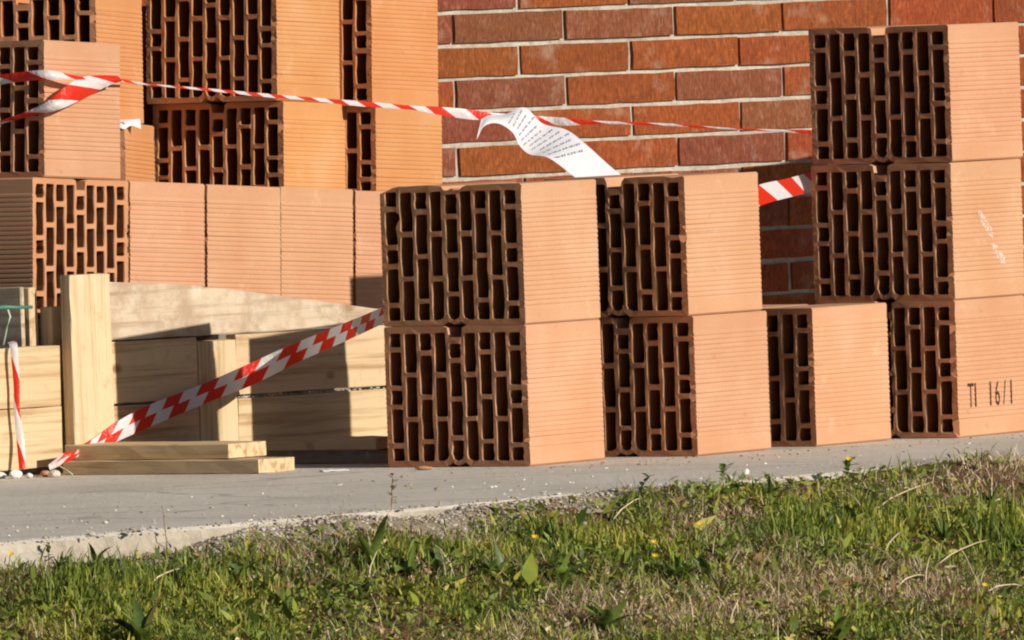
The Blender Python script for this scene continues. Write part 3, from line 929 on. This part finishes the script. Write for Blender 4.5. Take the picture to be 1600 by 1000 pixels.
# ------------------------------------------------------------------ rubble and gravel
def stone_mesh(seed, rx_, ry_, rz_, sub=2):
    bm = bmesh.new(); bmesh.ops.create_icosphere(bm, subdivisions=sub, radius=1.0)
    r = random.Random(seed)
    ps = [Vector((r.uniform(-1, 1), r.uniform(-1, 1), r.uniform(-1, 1))).normalized() for _ in range(9)]
    for v_ in bm.verts:
        d = v_.co.normalized()
        k = min([1.0] + [.82 / max(.05, d.dot(p_)) for p_ in ps if d.dot(p_) > .6])
        v_.co = d * k
        v_.co = Vector((v_.co.x * rx_, v_.co.y * ry_, v_.co.z * rz_))
    me = bpy.data.meshes.new("stone"); bm.to_mesh(me); bm.free()
    return me
def stone(x, y, z, r3, label, m, seed, cat="stone", name="loose_stone"):
    o = mobj(name, stone_mesh(seed, *r3), m)
    o.location = (x, y, z + r3[2] * .8); o.rotation_euler = (0, 0, seed)
    return tag(o, label, cat, "loose stones on the pavement")
for i, (x, y, r_, lb) in enumerate([
        (-.925, 22.92, .009, "white mortar lump at the left edge below the planks"),
        (-.898, 22.90, .012, "largest white mortar lump below the left planks"),
        (-.873, 22.90, .007, "small white mortar lump right of the largest one"),
        (-.828, 22.90, .010, "greyish stone under the end of the slanting tape")]):
    stone(x, y, 0, (r_ * 1.2, r_, r_ * .75), lb, CRUMB if i < 3 else STONE, 3 + i)
stone(-.845, 22.93, 0, (.016, .01, .007), "broken orange clay chip left of the loose planks", CLAY, 11, "chip")
stone(-.165, 22.66, 0, (.019, .011, .004), "flat orange clay chip at the foot of the nearest stack", CLAY, 12, "chip")
stone(.392, 21.93, 0, (.006, .006, .007), "single white stone on the concrete before the low block", CRUMB, 13)
stone(.66, 19.95, float(bank_z(.73, 1.3)) + .062, (.03, .02, .024), "pale rounded stone in the grass at the bottom edge", STONE_T, 14)
sc = mobj("paper_scrap", box_mesh("paper_scrap", -.024, .024, -.01, .01, 0, .0022, .0005, .0009, (5, 3, 1), 4), PAPER)
sc.location = (-.325, 22.74, .0006); sc.rotation_euler = (0, 0, .35)
tag(sc, "thin white scrap lying on the concrete left of the nearest stack", "scrap")

n = 420
t_ = nrng.uniform(-.6, 3.2, n); m_ = -np.abs(nrng.normal(0, .85, n)) - .02
x, y = tn_xy(t_, m_)
rad = nrng.uniform(.0012, .0036, n) * np.where(nrng.random(n) < .1, 1.7, 1)
keep = (y < 22.4 + x * .8)
o = pebble_cloud("pavement_crumbs", np.stack([x, y, rad * .3], 1)[keep], rad[keep], [CRUMB, STONE, STONE_T], 8, .5)
tag(o, "white and tan crumbs scattered over the concrete pavement", "crumbs", kind='stuff')
n = 110
sx = nrng.uniform(-.3, 1.0, n)
bs = np.stack([sx, 22.60 + sx * .82 - np.abs(nrng.normal(0, .16, n)), np.full(n, .001)], 1)
tag(pebble_cloud("clay_crumbs", bs, nrng.uniform(.0008, .0028, n), [CLAY, CLAY_SHADE], 14, .5), "orange clay crumbs on the concrete along the foot of the stacks", "crumbs", kind='stuff')
n = 9000
t_ = nrng.uniform(-.5, 2.4, n); m_ = nrng.normal(.045, .040, n)
den = np.interp(t_, [-.5, .05, .3, .6, 1.3, 1.7, 2.4], [.10, .2, .8, 1, .8, .3, .15])
den = den * np.where(m_ < .0, .35, 1) * (.4 + .9 * vnoise(t_ * 8, m_ * 8, 61))
k_ = nrng.random(n) < den
t_, m_ = t_[k_], m_[k_]
x, y = tn_xy(t_, m_)
rad = nrng.uniform(.0010, .0034, len(t_)) * np.where(nrng.random(len(t_)) < .05, 2.0, 1)
o = pebble_cloud("gravel", np.stack([x, y, np.where(m_ < .004, 0.0, bank_z(t_, m_)) + rad * .4], 1), rad, [STONE, STONE_T, STONE, STONE, STONE_T], 9, .75)
tag(o, "pale gravel along the broken front edge of the pavement", "gravel", kind='stuff')

# ------------------------------------------------------------------ grass
def blades(t, n_, L, wid, lean, az, mat, mi_out, V_out, F_out, curve=1.0, base=0):
    """leaf blades of three bends, rooted on the verge"""
    x, y = tn_xy(t, n_)
    z = bank_z(t, n_) - .002
    N = len(t)
    d = np.stack([np.cos(az), np.sin(az)], 1)
    s = np.stack([-np.sin(az), np.cos(az)], 1)
    # the flat of the blade is turned at random about its own axis
    tw = nrng.uniform(-.9, .9, N)
    s2 = s * np.cos(tw)[:, None] + d * np.sin(tw)[:, None]
    fr_ = [0, .4, .75, 1.0]
    ang_ = [lean * .45, lean * .9 * curve, lean * 1.35 * curve]
    P = [np.stack([x, y, z], 1)]
    for i in range(3):
        h = L * (fr_[i + 1] - fr_[i]); a_ = np.minimum(ang_[i], 2.0)
        P.append(P[-1] + np.concatenate([d * (np.sin(a_) * h)[:, None], (np.cos(a_) * h)[:, None]], 1))
    ws = [.8, 1.0, .65]
    vv = []
    for i in range(3):
        o_ = np.concatenate([s2 * (wid * ws[i] * .5)[:, None], np.zeros((N, 1))], 1)
        vv += [P[i] - o_, P[i] + o_]
    vv.append(P[3])
    vv = np.stack(vv, 1).reshape(-1, 3)
    b = base + np.arange(N) * 7
    V_out.append(vv)
    F_out[0].append(np.concatenate([np.stack([b, b + 1, b + 3, b + 2], 1), np.stack([b + 2, b + 3, b + 5, b + 4], 1)]))
    F_out[1].append(np.stack([b + 4, b + 5, b + 6], 1))
    mi_out[0].append(np.concatenate([mat, mat])); mi_out[1].append(mat)
    return base + N * 7

def spot(t, n_, a, tc, nc, st, sn):
    return a * np.exp(-((t - tc) / st) ** 2 - ((n_ - nc) / sn) ** 2)
def dryness(t, n_):
    """0 = lush, 1 = straw: the dry patches of this verge"""
    d = (vnoise(t * 3.2 + 3, n_ * 5, 21) - .5) * .8 + (vnoise(t * 9, n_ * 11, 22) - .5) * .6
    d += spot(t, n_, .75, 1.0, .52, .33, .10) + spot(t, n_, .6, 1.46, .48, .25, .07) + spot(t, n_, .55, .40, .44, .18, .07)
    d += spot(t, n_, .55, 1.80, .50, .25, .10) + spot(t, n_, .50, 1.66, .18, .28, .05) + spot(t, n_, .5, .71, .26, .09, .025)
    d += spot(t, n_, .5, .8, .13, .35, .035) + spot(t, n_, .35, 2.35, .12, .25, .06)
    d -= spot(t, n_, .5, .9, .37, .35, .07) + spot(t, n_, .4, .1, .2, .3, .1)
    return np.clip(.25 + d * 1.1, 0, 1)
def lush(t, n_):
    return spot(t, n_, .85, 2.2, .31, .26, .10) + spot(t, n_, .5, 1.72, .29, .16, .07) + spot(t, n_, .4, .95, .2, .4, .05) + spot(t, n_, .35, .15, .14, .3, .06)

MATS = [G1, G2, G3, G4, G5, G6]
def grass_object(name, N, t0, t1, n0, n1, label, scale=1.0):
    V_, F_, MI = [], [[], []], [[], []]
    t = nrng.uniform(t0, t1, N); n_ = nrng.uniform(n0, n1, N)
    edge = np.interp(t, [-1, 0, .15, .35, .6, .74, .95, 1.2, 1.5, 1.85, 2.3, 3.2], [.01, .01, .04, .055, .07, .105, .085, .085, .06, .06, .02, .01]) + (vnoise(t * 9, t * 0, 77) - .5) * .04
    pr = np.clip((n_ - edge) / .05, 0, 1)
    bare = np.clip((vnoise(t * 7, n_ * 9, 31) - .70) * 7, 0, .85)
    bare = np.maximum(bare, spot(t, n_, 1.1, 2.46, .11, .16, .05) + spot(t, n_, .8, 1.62, .20, .10, .02))
    bare = np.maximum(bare, spot(t, n_, 1.1, 1.84, .45, .13, .032) + spot(t, n_, 1.1, 1.77, .57, .20, .04) + spot(t, n_, .7, .71, .255, .07, .015) + spot(t, n_, .7, .12, .40, .07, .02))
    k = nrng.random(N) < pr * (1 - np.clip(bare, 0, 1))
    t, n_ = t[k], n_[k]; N = len(t)
    dr = dryness(t, n_); lu = lush(t, n_)
    dr = np.clip(dr - lu * .6, 0, 1)
    u = nrng.random(N)
    dry = u < np.clip(dr * 1.0 - .08, 0, .85)
    mat = np.where(dry, np.where(nrng.random(N) < .62, 4, 5), np.choose(np.clip((nrng.random(N) * 10 + (vnoise(t * 8 + 5, n_ * 10, 71) - .5) * 9).astype(int), 0, 9), [3, 0, 0, 0, 0, 1, 1, 1, 2, 2]))
    L = nrng.gamma(4, .0040, N) * (1 + 1.5 * lu) * scale * (.55 + .9 * vnoise(t * 11, n_ * 11, 40))
    L = np.where(dry, L * 1.7, L)
    L = np.clip(L, .006, .075)
    wid = nrng.uniform(.0014, .0038, N) * np.where(dry, .38, 1) * scale
    lean = np.abs(nrng.normal(.75, .4, N)) + np.where(dry, .55, 0)
    lean = np.where(lu > .2, lean * .65, lean); wid = wid * (1 + .6 * lu)
    az = nrng.uniform(0, 2 * math.pi, N)
    nv = blades(t, n_, L, wid, lean, az, mat, MI, V_, F_)
    vv = np.concatenate(V_); f4 = np.concatenate(F_[0]).tolist(); f3 = np.concatenate(F_[1]).tolist()
    mi = np.concatenate([np.concatenate(MI[0]), np.concatenate(MI[1])]).tolist()
    me = pydata(name, vv.tolist(), f4 + f3, mi)
    return tag(mobj(name, me, MATS), label, "grass", kind='stuff')
grass_object("grass", 185000, -.7, 3.45, 0.0, 1.05, "short green and straw coloured grass on the verge before the pavement")
grass_object("outer_grass", 22000, 3.45, 6.5, 0.0, 1.6, "thin grass on the verge beyond the right of the pavement edge", 1.3)
grass_object("outer_grass", 16000, -3.6, -.7, 0.0, 1.6, "thin grass on the verge beyond the left of the pavement edge", 1.3)

# small herb leaves low between the blades, green or withered
N = 48000
t = nrng.uniform(-.6, 3.3, N); n_ = nrng.uniform(.02, 1.0, N)
soil = spot(t, n_, 1.1, 1.84, .45, .13, .032) + spot(t, n_, 1.1, 1.77, .57, .20, .04) + spot(t, n_, 1.1, 2.46, .11, .16, .05)
k = (vnoise(t * 6, n_ * 7, 51) > .22) & (nrng.random(N) > soil) & (n_ > np.interp(t, [0, .4, .9, 1.4, 1.9], [.03, .065, .10, .075, .05]))
t, n_ = t[k], n_[k]; N = len(t)
dr = dryness(t, n_)
x, y = tn_xy(t, n_); z = bank_z(t, n_) + nrng.uniform(.001, .016, N)
r_ = nrng.gamma(5, .00048, N); el = nrng.uniform(1.6, 3.6, N)
r_ = r_ * np.where(nrng.random(N) < .04, 2.0, 1)
# random orientation frames, leaning up more than down
d1 = np.stack([nrng.normal(0, 1, N), nrng.normal(0, 1, N), np.abs(nrng.normal(.5, .6, N))], 1); d1 /= np.linalg.norm(d1, axis=1)[:, None]
d2 = np.cross(d1, nrng.normal(0, 1, (N, 3))); d2 /= np.linalg.norm(d2, axis=1)[:, None]
P0 = np.stack([x, y, z], 1)
ring = []
for (u, v_) in ((0, 0), (.35, .8), (.8, .75), (1.6, 0), (.8, -.75), (.35, -.8)):
    cup = .25 * abs(v_)
    ring.append(P0 + d1 * (u * r_ * el)[:, None] + d2 * (v_ * r_)[:, None] + np.array([0, 0, 1.0]) * (cup * r_)[:, None])
vv = np.stack(ring, 1).reshape(-1, 3)
ff = (np.arange(N)[:, None] * 6 + np.arange(6)[None]).tolist()
mi = np.choose((nrng.random(N) * 8).astype(int), [0, 0, 1, 1, 1, 2, 2, 3])
mi = np.where(nrng.random(N) < dr * .3, np.where(nrng.random(N) < .15, 4, 5), mi).tolist()
tag(mobj("herb_leaves", pydata("herb_leaves", vv.tolist(), ff, mi), MATS), "small green and withered herb leaves low among the grass", "ground cover", kind='stuff')

# matted straw lying over the dry patches
N = 60000
t = nrng.uniform(-.6, 3.3, N); n_ = nrng.uniform(.03, 1.0, N)
k = nrng.random(N) < np.clip((dryness(t, n_) - .30) * 1.5, 0.02, 1) * np.clip(1 - lush(t, n_) * 2, 0, 1) * np.clip((n_ - .03) / .05, 0, 1)
t, n_ = t[k], n_[k]; N = len(t)
L = nrng.gamma(4, .0065, N); wid = nrng.uniform(.0010, .0022, N)
V_, F_, MI = [], [[], []], [[], []]
blades(t, n_, L, wid, np.abs(nrng.normal(1.15, .3, N)), nrng.uniform(0, 6.28, N), np.where(nrng.random(N) < .8, 4, 5), MI, V_, F_)
me = pydata("straw", np.concatenate(V_).tolist(), np.concatenate(F_[0]).tolist() + np.concatenate(F_[1]).tolist(), np.concatenate([np.concatenate(MI[0]), np.concatenate(MI[1])]).tolist())
tag(mobj("straw", me, MATS), "matted dry straw over the bare patches of the verge", "straw", kind='stuff')

# ------------------------------------------------------------------ weeds one can tell apart
def leaf_mesh(L, Wd, bend, fold, seed, twist=0.0):
    """lance-shaped leaf with a folded midrib: root at origin, growing along +x and bending down"""
    r = random.Random(seed)
    n = 7
    vs, fs = [], []
    x = z = 0.0; a_ = 0.0
    for i in range(n + 1):
        u = i / n
        wd = Wd * (math.sin(math.pi * (u ** .75)) ** .8 * .5 + .03 * (1 - u)) if i < n else 0.0005
        tw_ = twist * u
        wv = r.uniform(-.16, .16) * Wd
        for sgn in (-1, 0, 1):
            yy = sgn * wd; zz = abs(sgn) * wd * fold + (wv if sgn else 0) * .4
            y2 = yy * math.cos(tw_) - zz * math.sin(tw_); z2 = yy * math.sin(tw_) + zz * math.cos(tw_)
            vs.append((x - z2 * math.sin(a_), y2, z + z2 * math.cos(a_)))
        a_ -= bend / n
        x += L / n * math.cos(a_); z += L / n * math.sin(a_)
    for i in range(n):
        for k in range(2):
            q0 = i * 3 + k
            fs.append((q0, q0 + 1, q0 + 4, q0 + 3))
    return pydata("leaf", vs, fs, smooth=True)

GW = "broad-leaved weeds in the grass"
def weed(t, n, leaves, label, name="broadleaf_weed", group=GW):
    x, y = tn_xy([t], [n]); z = float(bank_z(np.array([t]), np.array([n]))[0])
    w_ = empty(name, (x[0], y[0], z - .002))
    tag(w_, label, "weed", group)
    for i, (L, Wd, az_, pit, bend, m, tw_) in enumerate(leaves):
        o = mobj("leaf", leaf_mesh(L, Wd, bend, .35, i + int(t * 100), tw_), m, w_)
        o.rotation_euler = (0, -math.radians(pit), math.radians(az_))
    return w_
def rosette(k, L, Wd, seed, dark=.3, up=(25, 75)):
    r = random.Random(seed)
    out = []
    for i in range(k):
        out.append((L * r.uniform(.45, 1.15), Wd * r.uniform(.6, 1.15), i * 360 / k + r.uniform(-50, 50), min(88, r.uniform(*up) + 12), r.uniform(.1, 1.5),
                    LEAF_D if r.random() < dark else (LEAF_B if r.random() < .12 else LEAF), r.uniform(-.9, .9)))
    return out
WEEDS = [
    (0.066, 0.069, 6, 0.049, 0.0135, 0.9, (40, 85), 'small dark upright weed at the left edge of the verge'),
    (0.146, 0.073, 7, 0.063, 0.0175, 0.9, (20, 75), 'dark broad-leaved weed against the slab edge at far left'),
    (0.684, 0.202, 10, 0.112, 0.0175, 0.5, (15, 75), "biggest clump of tall curved plantain leaves, below the nearest stack's left edge"),
    (0.61, 0.175, 6, 0.084, 0.0162, 0.6, (40, 85), 'narrow-leaved weed left of the biggest plantain clump'),
    (0.713, 0.251, 6, 0.0728, 0.027, 0.1, (35, 80), 'two-toned pale broad leaves just right of the biggest plantain clump'),
    (0.773, 0.268, 7, 0.0812, 0.023, 0.7, (20, 70), 'dark-leaved weed right of the biggest plantain clump'),
    (0.872, 0.314, 7, 0.0672, 0.0216, 0.5, (25, 75), 'mid-sized broad-leaved weed below the lit side of the nearest stack'),
    (0.992, 0.342, 6, 0.077, 0.0324, 0.5, (50, 85), 'weed with a browning broad leaf below the gap between the two-high stacks'),
    (1.207, 0.416, 7, 0.077, 0.0351, 0.3, (40, 80), 'weed with wide ribbed leaves below the second two-high stack'),
    (1.252, 0.312, 7, 0.0504, 0.0175, 0.3, (20, 70), 'small leafy weed up the bank from the wide ribbed leaves'),
    (1.468, 0.11, 8, 0.063, 0.0108, 0.9, (20, 80), 'greyish narrow-leaved weed at the pavement edge below the second stack'),
    (1.825, 0.131, 8, 0.0588, 0.0162, 0.7, (20, 80), 'dark bushy weed at the pavement edge below the low block'),
    (-0.095, 0.372, 7, 0.105, 0.0351, 0.1, (55, 88), 'large bright leaf clump at the bottom left'),
    (0.367, 0.269, 7, 0.07, 0.0189, 0.2, (25, 70), 'leaning pale-ribbed leaf plant at lower left of the biggest clump'),
    (0.859, 0.54, 6, 0.077, 0.0378, 0.2, (50, 85), 'pale wide-leaved plant at the bottom middle'),
    (1.761, 0.293, 8, 0.063, 0.0135, 0.2, (25, 80), 'bright green tufted weed in the grass at right'),
    (2.029, 0.339, 10, 0.084, 0.0121, 0.2, (30, 85), 'tall bright green tuft near the right edge'),
    (1.241, 0.478, 6, 0.0504, 0.0189, 0.4, (25, 70), 'small dark rosette below the wide ribbed leaves'),
    (0.3, 0.167, 7, 0.0588, 0.0162, 0.4, (25, 75), 'small weed in front of the gravel left of the biggest clump'),
    (0.721, 0.382, 7, 0.0504, 0.0162, 0.2, (20, 60), 'low weed at the bottom middle left'),
    (1.302, 0.667, 7, 0.07, 0.0216, 0.2, (40, 80), 'bright leaf tuft at the bottom right'),
    (2.366, 0.189, 9, 0.084, 0.0108, 0.3, (40, 85), 'narrow green tuft at the far right edge'),
]
for i, (t, n, k, L, Wd, dk, up, lb) in enumerate(WEEDS):
    weed(t, n, rosette(k + 3, L * .9, Wd * .68, 60 + i, dk * .7, up), lb)

BAND = [
    (1.03, 0.319),
    (1.448, 0.314),
    (1.129, 0.358),
    (0.855, 0.3),
    (1.42, 0.337),
    (0.589, 0.161),
    (0.854, 0.305),
    (0.934, 0.346),
    (0.419, 0.2),
    (1.296, 0.405),
    (1.126, 0.386),
    (0.468, 0.286),
    (1.018, 0.323),
    (1.274, 0.378),
    (0.568, 0.275),
    (1.173, 0.456),
    (0.622, 0.311),
    (1.095, 0.323),
    (0.531, 0.3),
    (1.407, 0.371),
    (1.345, 0.345),
    (0.522, 0.269),
    (0.515, 0.254),
    (0.992, 0.329),
    (-0.154, 0.159),
    (0.034, 0.157),
    (0.226, 0.222),
    (-0.007, 0.182),
    (0.256, 0.144),
    (0.394, 0.156),
]
for i, (t, n) in enumerate(BAND):
    r_ = random.Random(900 + i)
    weed(t, n, rosette(r_.randint(4, 7), r_.uniform(.035, .062), r_.uniform(.011, .020), 300 + i, .55, (20, 75)),
         *(("small broad-leaved weed in the band of dark weeds below the stacks", "broadleaf_weed", "small weeds in the dark band") if i < 24
           else ("small broad-leaved weed in the short grass at left, below the timber barrier", "broadleaf_weed", "small weeds below the timber barrier")))

GS = "dry stalks lying in the grass"
STALKS = [
    ((0.607, 21.692, -0.054), (0.713, 21.968, -0.024), 'long pale dry stalk lying across the grass at right'),
    ((0.544, 21.716, -0.023), (0.579, 21.656, -0.046), 'short dry stalk slanting left of the long pale stalk'),
    ((0.701, 21.42, -0.138), (0.793, 21.636, -0.111), 'dry stalk lying right of centre in the lower right grass'),
    ((0.578, 21.42, -0.102), (0.624, 21.332, -0.128), 'dry stalk slanting down to the right in the lower right grass'),
    ((0.609, 21.404, -0.117), (0.645, 21.564, -0.088), 'short dry stalk slanting up beside another'),
    ((0.743, 21.592, -0.122), (0.762, 21.24, -0.18), 'bent dry stalk standing at the lower right'),
    ((0.779, 21.324, -0.182), (0.84, 21.432, -0.181), 'thin dry stalk at the right edge'),
    ((0.158, 21.248, -0.037), (0.207, 21.36, -0.008), 'pale stalk on the bank below the second two-high stack'),
    ((0.627, 21.208, -0.161), (0.671, 21.256, -0.149), 'short stalk by the bare earth at lower right'),
    ((-0.709, 20.072, -0.101), (-0.697, 19.948, -0.122), 'thin straw at the bottom left'),
    ((-0.588, 20.284, -0.075), (-0.539, 20.38, -0.056), 'thin pale straw at the left of the verge'),
    ((0.336, 20.78, -0.198), (0.355, 20.904, -0.16), 'upright straw in the dry patch at bottom right of the middle'),
]
for i, (a_, b_, lb) in enumerate(STALKS):
    a_ = Vector(a_); b_ = Vector(b_); m_ = (a_ + b_) / 2 + Vector((0, 0, .006))
    o = mobj("dry_stalk", tube_mesh("dry_stalk", [a_, a_.lerp(m_, .5) + Vector((0, 0, .003)), m_, m_.lerp(b_, .5) + Vector((.001, 0, .002)), b_], [.0016, .0015, .0013, .0011, .0007], 5), G5)
    tag(o, lb, "stalk", GS)

def sprig(x, y, z, h, label, seed, m=LEAF_D, lw=.006, nl=9, leanx=.1):
    r = random.Random(seed)
    s_ = empty("weed_sprig", (x, y, z)); tag(s_, label, "weed", "thin sprigs at the pavement edge")
    pts = [(leanx * h * (i / 5) ** 1.5 + r.uniform(-.001, .001), 0, h * i / 5) for i in range(6)]
    mobj("stem", tube_mesh("stem", pts, [.0011, .001, .0009, .0008, .0007, .0005], 5), m, s_)
    for i in range(nl):
        u = .2 + .8 * i / nl
        o = mobj("leaf", leaf_mesh(lw * r.uniform(1.6, 2.6), lw, r.uniform(.2, .9), .3, seed * 10 + i), m, s_)
        o.location = (leanx * h * u ** 1.5, 0, h * u)
        o.rotation_euler = (0, -math.radians(r.uniform(10, 60)), r.uniform(0, 6.28))
    return s_
SPRIGS = [
    (-0.208, 21.02, -0.002, 0.062, 12, 0.006, 0.05, 'b', 'dry brown sprig standing in front of the nearest stack'),
    (-0.566, 20.58, -0.037, 0.075, 3, 0.003, -0.1, 'b', 'bare thin stem sticking up left of the gravel'),
    (-0.379, 20.66, -0.04, 0.05, 2, 0.003, 0.12, 'd', 'thin grass stem left of the plantain clump'),
    (-0.341, 20.676, -0.042, 0.05, 2, 0.003, 0.03, 'd', 'second thin stem left of the plantain clump'),
    (-0.096, 20.932, -0.056, 0.042, 3, 0.003, 0.1, 'b', 'thin stem right of the dry brown sprig'),
    (0.347, 21.708, -0.001, 0.028, 7, 0.011, 0.15, 'g', 'small green sprig on the concrete before the low block'),
    (0.565, 21.884, -0.01, 0.035, 9, 0.01, 0.1, 'g', 'leafy green sprig at the pavement edge right of the low block'),
    (-0.751, 20.348, -0.044, 0.04, 7, 0.007, 0.1, 'd', 'dark leafy sprig at the far left slab edge'),
    (0.198, 21.38, -0.017, 0.045, 10, 0.008, 0.5, 'd', 'leaning grey-green sprig over the concrete below the second stack'),
    (0.036, 21.148, -0.03, 0.02, 4, 0.006, 0.2, 'd', 'tiny sprig at the grass edge below the gap'),
]
for i, (x, y, z, h, nl, lw, lx, m, lb) in enumerate(SPRIGS):
    sprig(x, y, z, h, lb, 200 + i, {'d': LEAF_D, 'g': LEAF, 'b': G6}[m], lw, nl, lx)

# small yellow flowers
GY = "small yellow flowers in the grass"
FLOWERS = [
    (0.562, 21.884, 0.003, 'yellow flower at the pavement edge right of the low block'),
    (0.216, 21.048, -0.09, 'yellow flower by the wide ribbed leaves, upper one'),
    (0.216, 20.964, -0.109, 'yellow flower by the wide ribbed leaves, lower one'),
    (0.296, 21.296, -0.074, 'yellow flower high on the bank below the second stack'),
    (0.02, 20.964, -0.071, 'yellow flower below the lit side of the nearest stack'),
    (0.765, 21.244, -0.189, 'yellow flower at the lower right'),
    (-0.809, 20.192, -0.035, 'yellow flower at the left edge'),
]
for i, (x, y, z, lb) in enumerate(FLOWERS):
    f_ = empty("yellow_flower", (x, y, z)); tag(f_, lb, "flower", GY)
    mobj("stem", tube_mesh("stem", [(0, 0, 0), (.001, 0, .01), (0, 0, .022)], .0007, 5), G2, f_)
    vs, fs = [], []
    for k in range(9):
        a_ = k * 2 * math.pi / 9
        c_, s_ = math.cos(a_), math.sin(a_)
        b = len(vs)
        vs += [(0, 0, .022), (c_ * .004 - s_ * .0016, s_ * .004 + c_ * .0016, .0245), (c_ * .0075, s_ * .0075, .0262), (c_ * .004 + s_ * .0016, s_ * .004 - c_ * .0016, .0245)]
        fs.append((b, b + 1, b + 2, b + 3))
    o = mobj("petals", pydata("petals", vs, fs), PETAL, f_)
    f_.rotation_euler = (.5, 0, .5)
